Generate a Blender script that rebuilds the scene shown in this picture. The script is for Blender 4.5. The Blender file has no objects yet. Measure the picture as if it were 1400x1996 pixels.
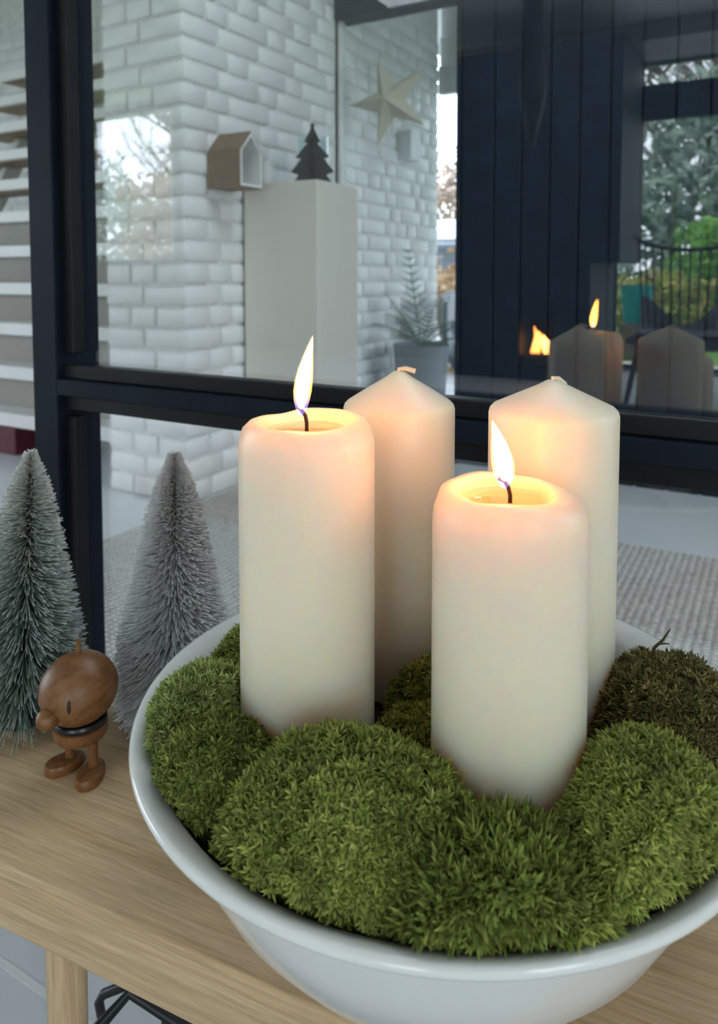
import bpy, bmesh, math, random
import numpy as np
from mathutils import Vector, Matrix

random.seed(7)
RNG = np.random.default_rng(7)
SC = bpy.context.scene
COL = SC.collection
R = math.radians

# ------------------------------------------------------------------ camera
F_PX, Y_PRINC = 1460.0, 624.3
cam_d = bpy.data.cameras.new('camera')
cam_d.sensor_fit = 'VERTICAL'
cam_d.sensor_height = 36.0
cam_d.sensor_width = 36.0
cam_d.lens = F_PX / 1996.0 * 36.0
cam_d.shift_y = -(998.0 - Y_PRINC) / 1996.0
cam_d.clip_start = 0.01
cam_d.clip_end = 200
cam_d.dof.use_dof = True
cam_d.dof.focus_distance = 0.46
cam_d.dof.aperture_fstop = 11.0
cam = bpy.data.objects.new('camera', cam_d)
cam.location = (0, 0, 0.78)
cam.rotation_euler = (R(90 - 3.5), 0, R(29.5))
COL.objects.link(cam)
SC.camera = cam

# ------------------------------------------------------------------ sky, exposure
world = bpy.data.worlds.new('sky')
SC.world = world
world.use_nodes = True
wn = world.node_tree.nodes
bg = wn['Background']
bg.inputs['Color'].default_value = (0.79, 0.885, 1.0, 1)
bg.inputs['Strength'].default_value = 6.2
SC.view_settings.view_transform = 'Standard'
SC.view_settings.look = 'None'
SC.view_settings.gamma = 1.0
SC.view_settings.use_curve_mapping = False
SC.view_settings.exposure = 0.18
cy = SC.cycles
cy.max_bounces = 8
cy.diffuse_bounces = 3
cy.glossy_bounces = 3
cy.transmission_bounces = 4
cy.adaptive_threshold = 0.08
cy.transparent_max_bounces = 12
cy.sample_clamp_indirect = 4.0
cy.caustics_reflective = False
cy.caustics_refractive = False


def portal(name, loc, rot, sx, sy):
    l = bpy.data.lights.new(name, 'AREA')
    l.shape = 'RECTANGLE'
    l.size, l.size_y = sx, sy
    l.cycles.is_portal = True
    o = bpy.data.objects.new(name, l)
    o.location, o.rotation_euler = loc, rot
    COL.objects.link(o)
    return o


# daylight enters through the openings of the building
portal('daylight_garden_door', (0.45, -4.80, 1.23), (R(90), 0, R(180)), 2.9, 2.4)
portal('daylight_side_window', (-6.6, -4.80, 1.75), (R(90), 0, R(180)), 1.4, 1.7)
portal('daylight_hall_window', (2.25, 1.75, 1.35), (R(90), 0, R(90)), 1.1, 2.3)
portal('daylight_room_window', (2.25, -1.45, 1.35), (R(90), 0, R(90)), 1.1, 2.3)
portal('daylight_entrance_door', (-1.44, 2.95, 0.96), (R(90), 0, 0), 0.6, 1.9)

# ------------------------------------------------------------------ materials
MATS = {}


def new_mat(name):
    m = bpy.data.materials.new(name)
    m.use_nodes = True
    MATS[name] = m
    nt = m.node_tree
    return m, nt, nt.nodes['Principled BSDF']


def setp(b, **k):
    names = {'col': 'Base Color', 'rough': 'Roughness', 'metal': 'Metallic', 'spec': 'Specular IOR Level',
             'coat': 'Coat Weight', 'coatr': 'Coat Roughness', 'sheen': 'Sheen Weight'}
    for a, v in k.items():
        s = b.inputs[names[a]]
        s.default_value = (*v, 1) if isinstance(v, tuple) else v


def coords(nt, scale=(1, 1, 1), rot=(0, 0, 0), kind='Object'):
    tc = nt.nodes.new('ShaderNodeTexCoord')
    mp = nt.nodes.new('ShaderNodeMapping')
    mp.inputs['Scale'].default_value = scale
    mp.inputs['Rotation'].default_value = rot
    nt.links.new(tc.outputs[kind], mp.inputs['Vector'])
    return mp.outputs['Vector']


def noise(nt, vec, scale, detail=4, rough=0.55, dist=0.0):
    n = nt.nodes.new('ShaderNodeTexNoise')
    n.inputs['Scale'].default_value = scale
    n.inputs['Detail'].default_value = detail
    n.inputs['Roughness'].default_value = rough
    n.inputs['Distortion'].default_value = dist
    nt.links.new(vec, n.inputs['Vector'])
    return n.outputs['Fac']


def ramp(nt, fac, stops):
    r = nt.nodes.new('ShaderNodeValToRGB')
    e = r.color_ramp.elements
    while len(e) < len(stops):
        e.new(0.5)
    for i, (p, c) in enumerate(stops):
        e[i].position = p
        e[i].color = (*c, 1)
    nt.links.new(fac, r.inputs['Fac'])
    return r.outputs['Color']


def bump(nt, b, height, strength=0.3, dist=0.002):
    n = nt.nodes.new('ShaderNodeBump')
    n.inputs['Strength'].default_value = strength
    n.inputs['Distance'].default_value = dist
    nt.links.new(height, n.inputs['Height'])
    nt.links.new(n.outputs['Normal'], b.inputs['Normal'])


def simple(name, col, rough=0.5, var=0.12, scale=20.0, bumpy=0.0, **k):
    """procedural paint: a base colour with gentle noise variation"""
    m, nt, b = new_mat(name)
    v = coords(nt)
    n = noise(nt, v, scale)
    lo = tuple(c * (1 - var) for c in col)
    hi = tuple(min(1, c * (1 + var)) for c in col)
    nt.links.new(ramp(nt, n, [(0.3, lo), (0.7, hi)]), b.inputs['Base Color'])
    setp(b, rough=rough, **k)
    if bumpy:
        bump(nt, b, n, bumpy, 0.004)
    return m


simple('white_brick_paint', (0.80, 0.80, 0.79), 0.55, 0.05, 9, 0.25)
simple('mortar_paint', (0.72, 0.72, 0.71), 0.8, 0.12, 30, 0.3)
simple('grey_paint', (0.34, 0.325, 0.30), 0.6, 0.04, 3)
simple('warm_paint', (0.80, 0.755, 0.68), 0.6, 0.03, 3)
simple('white_paint', (0.80, 0.80, 0.79), 0.45, 0.03, 3)
simple('ceiling_paint', (0.87, 0.85, 0.81), 0.7, 0.03, 3)
simple('cabinet_paint', (0.76, 0.72, 0.64), 0.4, 0.02, 3)
simple('frame_black', (0.009, 0.014, 0.022), 0.55, 0.25, 14, spec=0.1)
simple('bead_black', (0.006, 0.007, 0.010), 0.4, 0.25, 14, spec=0.25)
simple('black_plank', (0.010, 0.018, 0.032), 0.6, 0.25, 10, spec=0.2)
simple('wire_black', (0.008, 0.010, 0.010), 0.45, 0.2, 40)
simple('tree_black', (0.006, 0.006, 0.010), 0.5, 0.2, 20)
simple('terrace', (0.30, 0.31, 0.33), 0.8, 0.12, 4)
simple('stone_light', (0.62, 0.61, 0.58), 0.8, 0.08, 5)
simple('lawn', (0.13, 0.30, 0.05), 0.9, 0.25, 6)
simple('paper', (0.68, 0.60, 0.48), 0.8, 0.04, 30)
simple('tread_paint', (0.80, 0.80, 0.78), 0.5, 0.04, 5)
simple('riser_paint', (0.33, 0.315, 0.28), 0.7, 0.06, 6)
simple('tread_underside', (0.40, 0.30, 0.20), 0.6, 0.1, 8)
simple('dark_red', (0.10, 0.012, 0.025), 0.6, 0.2, 8)
simple('box_white', (0.78, 0.79, 0.78), 0.5, 0.04, 10)
simple('lamp_white', (0.80, 0.82, 0.85), 0.4, 0.03, 8)
simple('pot_grey', (0.24, 0.27, 0.30), 0.8, 0.12, 15)
simple('palm_leaf', (0.10, 0.20, 0.12), 0.5, 0.25, 20)
simple('fabric_grey', (0.30, 0.30, 0.33), 0.9, 0.2, 25)
simple('chair_wood', (0.05, 0.035, 0.025), 0.5, 0.2, 10)
simple('teal', (0.01, 0.25, 0.30), 0.5, 0.2, 6)
simple('bark', (0.16, 0.12, 0.085), 0.9, 0.3, 8)
simple('leaf_silver', (0.17, 0.24, 0.17), 0.7, 0.4, 2)
simple('leaf_green', (0.16, 0.34, 0.06), 0.7, 0.4, 2)
simple('leaf_autumn', (0.42, 0.27, 0.14), 0.8, 0.35, 2)
simple('wick', (0.05, 0.02, 0.012), 0.9, 0.4, 200)
simple('wick_new', (0.80, 0.70, 0.52), 0.8, 0.1, 200)
simple('soil', (0.020, 0.016, 0.010), 0.95, 0.5, 60, 0.6)
simple('band_black', (0.010, 0.010, 0.012), 0.25, 0.2, 30)
simple('eye_dark', (0.020, 0.008, 0.006), 0.4, 0.2, 30)
simple('tree_base', (0.010, 0.010, 0.010), 0.5, 0.2, 40)
simple('twig', (0.07, 0.05, 0.02), 0.8, 0.3, 60)
simple('joint_light', (0.72, 0.73, 0.72), 0.6, 0.05, 20)
simple('roof_grey', (0.42, 0.45, 0.52), 0.6, 0.1, 4)

# enamel
m, nt, b = new_mat('enamel')
setp(b, col=(0.80, 0.81, 0.80), rough=0.16, spec=0.5, coat=0.3, coatr=0.08)
n_ = noise(nt, coords(nt), 25, 3)
nt.links.new(ramp(nt, n_, [(0.3, (0.80, 0.785, 0.755)), (0.7, (0.84, 0.825, 0.795))]), b.inputs['Base Color'])

# candle wax
m, nt, b = new_mat('wax')
setp(b, rough=0.38, spec=0.45)
n_ = noise(nt, coords(nt), 30, 3)
nt.links.new(ramp(nt, n_, [(0.3, (0.835, 0.75, 0.59)), (0.7, (0.855, 0.77, 0.61))]), b.inputs['Base Color'])
b.subsurface_method = 'RANDOM_WALK' if hasattr(b, 'subsurface_method') else 'RANDOM_WALK'
b.inputs['Subsurface Weight'].default_value = 1.0
b.inputs['Subsurface Radius'].default_value = (1.0, 0.46, 0.14)
b.inputs['Subsurface Scale'].default_value = 0.042

def wood(name, lo, hi, ring_scale, stretch, rough, bump_s, fine=260.0, fine_lo=0.82):
    m, nt, b = new_mat(name)
    v = coords(nt, stretch)
    big = noise(nt, v, ring_scale, 5, 0.6, 0.6)
    w = nt.nodes.new('ShaderNodeMath')
    w.operation = 'MULTIPLY'
    w.inputs[1].default_value = 9.0
    nt.links.new(big, w.inputs[0])
    s = nt.nodes.new('ShaderNodeMath')
    s.operation = 'FRACT'
    nt.links.new(w.outputs[0], s.inputs[0])
    c1 = ramp(nt, s.outputs[0], [(0.0, lo), (0.55, hi), (0.9, tuple(0.5 * (a + c) for a, c in zip(lo, hi))), (1.0, lo)])
    fin = noise(nt, v, fine, 3, 0.7)
    c2 = ramp(nt, fin, [(0.35, (fine_lo,) * 3), (0.65, (1, 1, 1))])
    mx = nt.nodes.new('ShaderNodeMix')
    mx.data_type = 'RGBA'
    mx.blend_type = 'MULTIPLY'
    mx.inputs['Factor'].default_value = 1.0
    nt.links.new(c1, mx.inputs['A'])
    nt.links.new(c2, mx.inputs['B'])
    nt.links.new(mx.outputs['Result'], b.inputs['Base Color'])
    setp(b, rough=rough)
    bump(nt, b, fin, bump_s, 0.0006)
    return m


wood('oak', (0.56, 0.375, 0.195), (0.68, 0.475, 0.275), 16, (0.045, 1, 1), 0.5, 0.3, 420, 0.72)
wood('oak_leg', (0.54, 0.36, 0.19), (0.66, 0.46, 0.27), 16, (1, 1, 0.06), 0.5, 0.2, 400, 0.76)
wood('teak', (0.15, 0.058, 0.016), (0.235, 0.098, 0.030), 26, (1, 0.55, 1), 0.42, 0.15, 500, 0.85)
wood('plywood', (0.21, 0.135, 0.085), (0.25, 0.165, 0.105), 6, (1, 1, 0.25), 0.6, 0.1, 120, 0.9)
wood('tray_wood', (0.22, 0.13, 0.07), (0.28, 0.17, 0.09), 6, (0.2, 1, 1), 0.6, 0.1, 120, 0.9)

# concrete floor
m, nt, b = new_mat('concrete')
v = coords(nt)
n1 = noise(nt, v, 1.6, 6, 0.6)
n2 = noise(nt, v, 60, 3, 0.6)
nt.links.new(ramp(nt, n1, [(0.3, (0.58, 0.605, 0.625)), (0.7, (0.67, 0.695, 0.715))]), b.inputs['Base Color'])
setp(b, rough=0.28)
bump(nt, b, n2, 0.08, 0.001)

# jute rug: plaited cords
m, nt, b = new_mat('jute')
v = coords(nt)
wv = nt.nodes.new('ShaderNodeTexWave')
wv.bands_direction = 'X'
wv.inputs['Scale'].default_value = 17.0
wv.inputs['Distortion'].default_value = 1.2
wv.inputs['Detail'].default_value = 2
wv.inputs['Detail Scale'].default_value = 3
nt.links.new(v, wv.inputs['Vector'])
wv2 = nt.nodes.new('ShaderNodeTexWave')
wv2.bands_direction = 'Y'
wv2.inputs['Scale'].default_value = 22.0
wv2.inputs['Distortion'].default_value = 3.0
wv2.inputs['Detail'].default_value = 2
wv2.inputs['Detail Scale'].default_value = 4
nt.links.new(v, wv2.inputs['Vector'])
mu = nt.nodes.new('ShaderNodeMath')
mu.operation = 'MULTIPLY'
nt.links.new(wv.outputs['Fac'], mu.inputs[0])
nt.links.new(wv2.outputs['Fac'], mu.inputs[1])
ad = nt.nodes.new('ShaderNodeMath')
ad.operation = 'MULTIPLY_ADD'
nt.links.new(noise(nt, v, 45, 4, 0.7), ad.inputs[0])
ad.inputs[1].default_value = 0.7
nt.links.new(mu.outputs[0], ad.inputs[2])
nt.links.new(ramp(nt, ad.outputs[0], [(0.25, (0.25, 0.235, 0.215)), (0.55, (0.50, 0.475, 0.435)), (1.0, (0.80, 0.77, 0.72))]), b.inputs['Base Color'])
setp(b, rough=0.95)
bump(nt, b, ad.outputs[0], 0.9, 0.006)

# striped textile
m, nt, b = new_mat('striped_textile')
v = coords(nt)
wv = nt.nodes.new('ShaderNodeTexWave')
wv.bands_direction = 'X'
wv.inputs['Scale'].default_value = 9.0
wv.inputs['Distortion'].default_value = 0.6
nt.links.new(v, wv.inputs['Vector'])
nt.links.new(ramp(nt, wv.outputs['Fac'], [(0.42, (0.25, 0.30, 0.38)), (0.55, (0.82, 0.83, 0.85))]), b.inputs['Base Color'])
setp(b, rough=0.9)


def vcol_mat(name, rough, trans=0.0, sheen=0.0):
    """colour comes from the per-blade colour attribute"""
    m, nt, b = new_mat(name)
    a = nt.nodes.new('ShaderNodeAttribute')
    a.attribute_name = 'tint'
    n_ = noise(nt, coords(nt), 120, 2)
    c2 = ramp(nt, n_, [(0.3, (0.85, 0.85, 0.85)), (0.7, (1, 1, 1))])
    mx = nt.nodes.new('ShaderNodeMix')
    mx.data_type = 'RGBA'
    mx.blend_type = 'MULTIPLY'
    mx.inputs['Factor'].default_value = 1.0
    nt.links.new(a.outputs['Color'], mx.inputs['A'])
    nt.links.new(c2, mx.inputs['B'])
    nt.links.new(mx.outputs['Result'], b.inputs['Base Color'])
    setp(b, rough=rough, spec=0.25)
    if trans:
        tr = nt.nodes.new('ShaderNodeBsdfTranslucent')
        nt.links.new(mx.outputs['Result'], tr.inputs['Color'])
        ms = nt.nodes.new('ShaderNodeMixShader')
        ms.inputs[0].default_value = trans
        out = nt.nodes['Material Output']
        nt.links.new(b.outputs[0], ms.inputs[1])
        nt.links.new(tr.outputs[0], ms.inputs[2])
        nt.links.new(ms.outputs[0], out.inputs['Surface'])
    return m


vcol_mat('moss', 0.7, 0.25)
vcol_mat('bristle', 0.7)
vcol_mat('foliage', 0.7, 0.3)


def glass_mat(name, f0, tint=(1, 1, 1), rough=0.0):
    """clear pane: Schlick reflection over straight transmission"""
    m = bpy.data.materials.new(name)
    m.use_nodes = True
    MATS[name] = m
    nt = m.node_tree
    nt.nodes.remove(nt.nodes['Principled BSDF'])
    geo = nt.nodes.new('ShaderNodeNewGeometry')
    dot = nt.nodes.new('ShaderNodeVectorMath')
    dot.operation = 'DOT_PRODUCT'
    nt.links.new(geo.outputs['Normal'], dot.inputs[0])
    nt.links.new(geo.outputs['Incoming'], dot.inputs[1])

    def math_(op, a, b_=None):
        n = nt.nodes.new('ShaderNodeMath')
        n.operation = op
        for i, s in enumerate((a, b_)):
            if s is None:
                continue
            if isinstance(s, (int, float)):
                n.inputs[i].default_value = s
            else:
                nt.links.new(s, n.inputs[i])
        return n.outputs[0]
    c = math_('ABSOLUTE', dot.outputs['Value'])
    p = math_('POWER', math_('SUBTRACT', 1.0, c), 5.0)
    fr = math_('ADD', math_('MULTIPLY', p, 1 - f0), f0)
    gl = nt.nodes.new('ShaderNodeBsdfGlossy')
    gl.inputs['Roughness'].default_value = rough
    tr = nt.nodes.new('ShaderNodeBsdfTransparent')
    tr.inputs['Color'].default_value = (*tint, 1)
    ms = nt.nodes.new('ShaderNodeMixShader')
    nt.links.new(fr, ms.inputs[0])
    nt.links.new(tr.outputs[0], ms.inputs[1])
    nt.links.new(gl.outputs[0], ms.inputs[2])
    nt.links.new(ms.outputs[0], nt.nodes['Material Output'].inputs['Surface'])
    return m


glass_mat('pane_glass', 0.10, (0.98, 0.99, 0.985))
glass_mat('door_glass', 0.05, (0.96, 0.98, 0.98))
glass_mat('melted_wax', 0.03, (1.0, 0.93, 0.80), 0.02)
glass_mat('clear_glass', 0.05, (0.90, 0.95, 0.96))


def flame_mat(name, stops, z0, z1, strength, transp=True):
    """emitting gas: colour runs along the flame's height, the gas itself is see-through"""
    m = bpy.data.materials.new(name)
    m.use_nodes = True
    MATS[name] = m
    nt = m.node_tree
    nt.nodes.remove(nt.nodes['Principled BSDF'])
    tc = nt.nodes.new('ShaderNodeTexCoord')
    sp = nt.nodes.new('ShaderNodeSeparateXYZ')
    nt.links.new(tc.outputs['Object'], sp.inputs[0])
    mr = nt.nodes.new('ShaderNodeMapRange')
    mr.inputs['From Min'].default_value = z0
    mr.inputs['From Max'].default_value = z1
    nt.links.new(sp.outputs['Z'], mr.inputs['Value'])
    c = ramp(nt, mr.outputs['Result'], stops)
    em = nt.nodes.new('ShaderNodeEmission')
    em.inputs['Strength'].default_value = strength
    nt.links.new(c, em.inputs['Color'])
    tr = nt.nodes.new('ShaderNodeBsdfTransparent')
    ad = nt.nodes.new('ShaderNodeAddShader')
    nt.links.new(em.outputs[0], ad.inputs[0])
    nt.links.new(tr.outputs[0], ad.inputs[1])
    nt.links.new(ad.outputs[0], nt.nodes['Material Output'].inputs['Surface'])
    return m


# ------------------------------------------------------------------ mesh helpers
def org(o):
    v = Vector((0, 0, 0))
    while o is not None:
        v += o.location
        o = o.parent
    return v


def mk(name, verts, faces, mat, parent=None, loc=None, smooth=False, tint=None):
    """one mesh object; verts in world space; loc or the parent's origin becomes the local origin"""
    verts = np.asarray(verts, dtype=np.float64).reshape(-1, 3)
    if parent is not None:
        o0 = np.array(org(parent))
    else:
        o0 = np.array(loc if loc is not None else (0, 0, 0), dtype=float)
    me = bpy.data.meshes.new(name)
    lv = verts - o0
    if isinstance(faces, np.ndarray):
        nf, k = faces.shape
        me.vertices.add(len(lv))
        me.vertices.foreach_set('co', lv.astype(np.float32).ravel())
        me.loops.add(nf * k)
        me.loops.foreach_set('vertex_index', faces.astype(np.int32).ravel())
        me.polygons.add(nf)
        me.polygons.foreach_set('loop_start', np.arange(0, nf * k, k, dtype=np.int32))
        me.polygons.foreach_set('loop_total', np.full(nf, k, dtype=np.int32))
        me.update(calc_edges=True)
        me.validate()
    else:
        me.from_pydata([tuple(v) for v in lv], [], faces)
        me.update()
    if smooth:
        me.polygons.foreach_set('use_smooth', [True] * len(me.polygons))
    if tint is not None:
        a = me.color_attributes.new('tint', 'FLOAT_COLOR', 'POINT')
        c = np.ones((len(verts), 4), dtype=np.float32)
        c[:, :3] = tint
        a.data.foreach_set('color', c.ravel())
    me.materials.append(MATS[mat])
    o = bpy.data.objects.new(name, me)
    COL.objects.link(o)
    if parent is not None:
        o.parent = parent
    else:
        o.location = o0
    return o


def tag(o, label, cat, group=None, kind=None):
    o['label'] = label
    o['category'] = cat
    if group:
        o['group'] = group
    if kind:
        o['kind'] = kind
    return o


def struct(o, label=None):
    o['kind'] = 'structure'
    if label:
        o['label'] = label
    return o


def thing(name, label, cat, loc=(0, 0, 0), group=None):
    o = bpy.data.objects.new(name, None)
    o.empty_display_size = 0.02
    o.location = loc
    COL.objects.link(o)
    return tag(o, label, cat, group)


class MB:
    def __init__(self):
        self.v, self.f = [], []

    def add(self, v, f):
        n = len(self.v)
        self.v += [tuple(p) for p in v]
        self.f += [tuple(i + n for i in q) for q in f]
        return self

    def box(self, lo, hi):
        x0, y0, z0 = lo
        x1, y1, z1 = hi
        return self.add([(x0, y0, z0), (x1, y0, z0), (x1, y1, z0), (x0, y1, z0), (x0, y0, z1), (x1, y0, z1), (x1, y1, z1), (x0, y1, z1)],
                        [(3, 2, 1, 0), (4, 5, 6, 7), (0, 1, 5, 4), (1, 2, 6, 5), (2, 3, 7, 6), (3, 0, 4, 7)])

    def tube(self, pts, r, n=8, caps=True):
        pts = [Vector(p) for p in pts]
        rs = r if isinstance(r, (list, tuple)) else [r] * len(pts)
        rings = []
        t0 = (pts[1] - pts[0]).normalized()
        ref = Vector((0, 0, 1)) if abs(t0.z) < 0.9 else Vector((1, 0, 0))
        a = t0.cross(ref).normalized()
        for i, p in enumerate(pts):
            t = (pts[min(i + 1, len(pts) - 1)] - pts[max(i - 1, 0)]).normalized()
            a = (a - t * a.dot(t)).normalized()
            b_ = t.cross(a)
            rings.append([p + (a * math.cos(2 * math.pi * k / n) + b_ * math.sin(2 * math.pi * k / n)) * rs[i] for k in range(n)])
        v = [q for rg in rings for q in rg]
        f = []
        for i in range(len(pts) - 1):
            for k in range(n):
                k2 = (k + 1) % n
                f.append((i * n + k, i * n + k2, (i + 1) * n + k2, (i + 1) * n + k))
        if caps:
            f.append(tuple(range(n - 1, -1, -1)))
            f.append(tuple((len(pts) - 1) * n + k for k in range(n)))
        return self.add(v, f)

    def lathe(self, prof, c, n=48):
        v, f = [], []
        for r, z in prof:
            for k in range(n):
                a = 2 * math.pi * k / n
                v.append((c[0] + r * math.cos(a), c[1] + r * math.sin(a), c[2] + z))
        for i in range(len(prof) - 1):
            for k in range(n):
                k2 = (k + 1) % n
                f.append((i * n + k, i * n + k2, (i + 1) * n + k2, (i + 1) * n + k))
        f.append(tuple(range(n - 1, -1, -1)))
        f.append(tuple((len(prof) - 1) * n + k for k in range(n)))
        return self.add(v, f)

    def ellipsoid(self, c, rad, nu=24, nv=14, rot=None):
        prof = []
        v, f = [], []
        M = rot if rot is not None else Matrix.Identity(3)
        for i in range(nv + 1):
            ph = math.pi * i / nv
            for k in range(nu):
                a = 2 * math.pi * k / nu
                p = M @ Vector((rad[0] * math.sin(ph) * math.cos(a), rad[1] * math.sin(ph) * math.sin(a), -rad[2] * math.cos(ph)))
                v.append((c[0] + p.x, c[1] + p.y, c[2] + p.z))
        for i in range(nv):
            for k in range(nu):
                k2 = (k + 1) % nu
                f.append((i * nu + k, i * nu + k2, (i + 1) * nu + k2, (i + 1) * nu + k))
        return self.add(v, f)

    def build(self, name, mat, parent=None, loc=None, smooth=False, bevel=0.0, seg=2):
        o = mk(name, self.v, self.f, mat, parent, loc, smooth)
        me = o.data
        bm = bmesh.new()
        bm.from_mesh(me)
        bmesh.ops.remove_doubles(bm, verts=bm.verts, dist=1e-6)
        if bevel:
            bmesh.ops.bevel(bm, geom=list(bm.edges), offset=bevel, segments=seg, affect='EDGES', profile=0.5)
        bmesh.ops.recalc_face_normals(bm, faces=bm.faces)
        bm.to_mesh(me)
        bm.free()
        if smooth:
            me.polygons.foreach_set('use_smooth', [True] * len(me.polygons))
            if bevel or smooth == 'auto':
                me.set_sharp_from_angle(angle=R(40))
        return o


def smooth_auto(o, ang=40):
    o.data.polygons.foreach_set('use_smooth', [True] * len(o.data.polygons))
    o.data.set_sharp_from_angle(angle=R(ang))
    return o


def box(name, lo, hi, mat, parent=None, loc=None, bevel=0.0, seg=2):
    return MB().box(lo, hi).build(name, mat, parent, loc, False, bevel, seg)


def extrude_poly(pts, d0, d1, axis):
    """prism: 2-D outline (a,b) swept along axis 'x','y' or 'z'"""
    n = len(pts)
    v = []
    for d in (d0, d1):
        for a, b_ in pts:
            v.append({'x': (d, a, b_), 'y': (a, d, b_), 'z': (a, b_, d)}[axis])
    f = [tuple(range(n - 1, -1, -1)), tuple(range(n, 2 * n))]
    for i in range(n):
        j = (i + 1) % n
        f.append((i, j, n + j, n + i))
    return v, f


# ------------------------------------------------------------------ the building
CEIL = 2.75
XL, XR, YB = -7.6, 2.3, -4.86

m_ = MB().box((XL, YB, -0.12), (XR, 0.498, 0)).box((XL, 0.503, -0.12), (XR, 2.95, 0)).box((XL, 2.95, -0.12), (-2.12, 3.5, 0))
floor = struct(m_.build('floor', 'concrete'), 'pale grey concrete floor')
j_ = box('joint', (XL, 0.4965, -0.02), (XR, 0.5045, 0.0008), 'joint_light', floor)
m_ = MB().box((XL, 2.95, CEIL), (-2.1, 3.5, 2.95))
# unseen roof openings added for light: back of the near room, and hall
RL = ((-2.6, -0.9, -3.6, -2.7), (-0.9, 0.6, 1.2, 2.1))
edges = [YB] + [q for r_ in RL for q in (r_[2], r_[3])] + [2.95]
for q in range(0, len(edges), 2):
    m_.box((XL, edges[q], CEIL), (XR, edges[q + 1], 2.95))
for a, b_, c, d in RL:
    m_.box((XL, c, CEIL), (a, d, 2.95)).box((b_, c, CEIL), (XR, d, 2.95))
    portal('daylight_added_roof_light', ((a + b_) / 2, (c + d) / 2, CEIL + 0.1), (0, 0, 0), b_ - a, d - c)
ceiling = struct(m_.build('ceiling', 'ceiling_paint'))


def wall_with_holes(name, axis, at, th, a0, a1, z0, z1, holes, mat):
    """axis 'x': wall in the plane y=at running along x; 'y': plane x=at running along y"""
    m = MB()

    def bx(p0, p1, q0, q1):
        if p1 - p0 < 1e-4 or q1 - q0 < 1e-4:
            return
        if axis == 'x':
            m.box((p0, at, q0), (p1, at + th, q1))
        else:
            m.box((at, p0, q0), (at + th, p1, q1))
    cur = a0
    for h0, h1, w0, w1 in sorted(holes):
        bx(cur, h0, z0, z1)
        bx(h0, h1, z0, w0)
        bx(h0, h1, w1, z1)
        cur = h1
    bx(cur, a1, z0, z1)
    return struct(m.build(name, mat))


wall_back = wall_with_holes('wall_back', 'x', YB - 0.15, 0.15, XL, XR, -0.12, CEIL, [(-1.2, 1.9, 0.03, 2.43), (-7.3, -5.94, 0.92, 2.62)], 'grey_paint')
wall_right = wall_with_holes('wall_right', 'y', XR, 0.15, YB, 2.95, -0.12, CEIL, [(-2.0, -0.9, 0.2, 2.5), (1.2, 2.3, 0.2, 2.5)], 'warm_paint')
wall_side = wall_with_holes('wall_left', 'y', XL - 0.15, 0.15, YB, 3.6, -0.12, CEIL, [(-2.6, 0.6, 0.3, 2.5)], 'warm_paint')
portal('daylight_left_window', (XL + 0.05, -1.0, 1.4), (R(90), 0, R(-90)), 3.2, 2.2)


def window_frame(name, axis, at, a0, a1, z0, z1, bars_v=(), bars_h=(), t=0.06, d=0.08, mat='frame_black'):
    root = bpy.data.objects.new(name, None)
    root.location = (at if axis == 'y' else a0, a0 if axis == 'y' else at, z0)
    COL.objects.link(root)
    root['kind'] = 'structure'

    def seg(nm, p0, p1, q0, q1):
        if axis == 'x':
            box(nm, (p0, at - d, q0), (p1, at, q1), mat, root)
        else:
            box(nm, (at, p0, q0), (at + d, p1, q1), mat, root)
    seg('jamb', a0, a0 + t, z0, z1)
    seg('jamb', a1 - t, a1, z0, z1)
    seg('rail', a0 + t, a1 - t, z0, z0 + t)
    seg('rail', a0 + t, a1 - t, z1 - t * 0.4, z1)
    for b0, b1 in bars_v:
        seg('mullion', b0, b1, z0 + t, z1 - t)
    for b0, b1 in bars_h:
        seg('transom', a0 + t, a1 - t, b0, b1)
    return root


# garden door behind the camera, seen mirrored in the pane
window_frame('window_1', 'x', YB, -1.2, 1.9, 0.03, 2.43, bars_v=((0.62, 0.70),), bars_h=((1.99, 2.26),), t=0.02)
window_frame('window_2', 'x', YB, -7.3, -5.94, 0.92, 2.62, t=0.04, mat='white_paint')
window_frame('window_3', 'y', XR, 1.2, 2.3, 0.2, 2.5, bars_v=((1.72, 1.78),))
window_frame('window_4', 'y', XR, -2.0, -0.9, 0.2, 2.5, bars_v=((-1.43, -1.37),))
# stepped cornice over the garden door
cor = MB()
for i in range(3):
    cor.box((-1.0, YB, 2.44 + 0.045 * i), (1.95, YB + 0.05 + 0.03 * i, 2.483 + 0.045 * i))
tr_ = struct(cor.build('trim_1', 'white_paint'))

# ------------------------------------------------------------------ painted brick
BRICK_MESHES = {}


def brick_mesh(kind, L):
    if (kind, L) in BRICK_MESHES:
        return BRICK_MESHES[(kind, L)]
    out = []
    for s in range(4):
        rr = random.Random(hash((L, s)) & 0xffff)
        bm = bmesh.new()
        bmesh.ops.create_cube(bm, size=1)
        for vv in bm.verts:
            vv.co.x = vv.co.x * L + rr.uniform(-0.002, 0.002)
            vv.co.y = vv.co.y * 0.03 + rr.uniform(-0.0015, 0.0015)
            vv.co.z = vv.co.z * 0.0635 + rr.uniform(-0.0018, 0.0018)
        bmesh.ops.bevel(bm, geom=list(bm.edges), offset=0.006, segments=1, affect='EDGES')
        me = bpy.data.meshes.new('brick')
        bm.to_mesh(me)
        bm.free()
        me.materials.append(MATS['white_brick_paint'])
        me.polygons.foreach_set('use_smooth', [True] * len(me.polygons))
        out.append(me)
    BRICK_MESHES[(kind, L)] = out
    return out


COURSE = 0.0745
HEAD, STR = 0.108, 0.225
JT = 0.011


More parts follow.
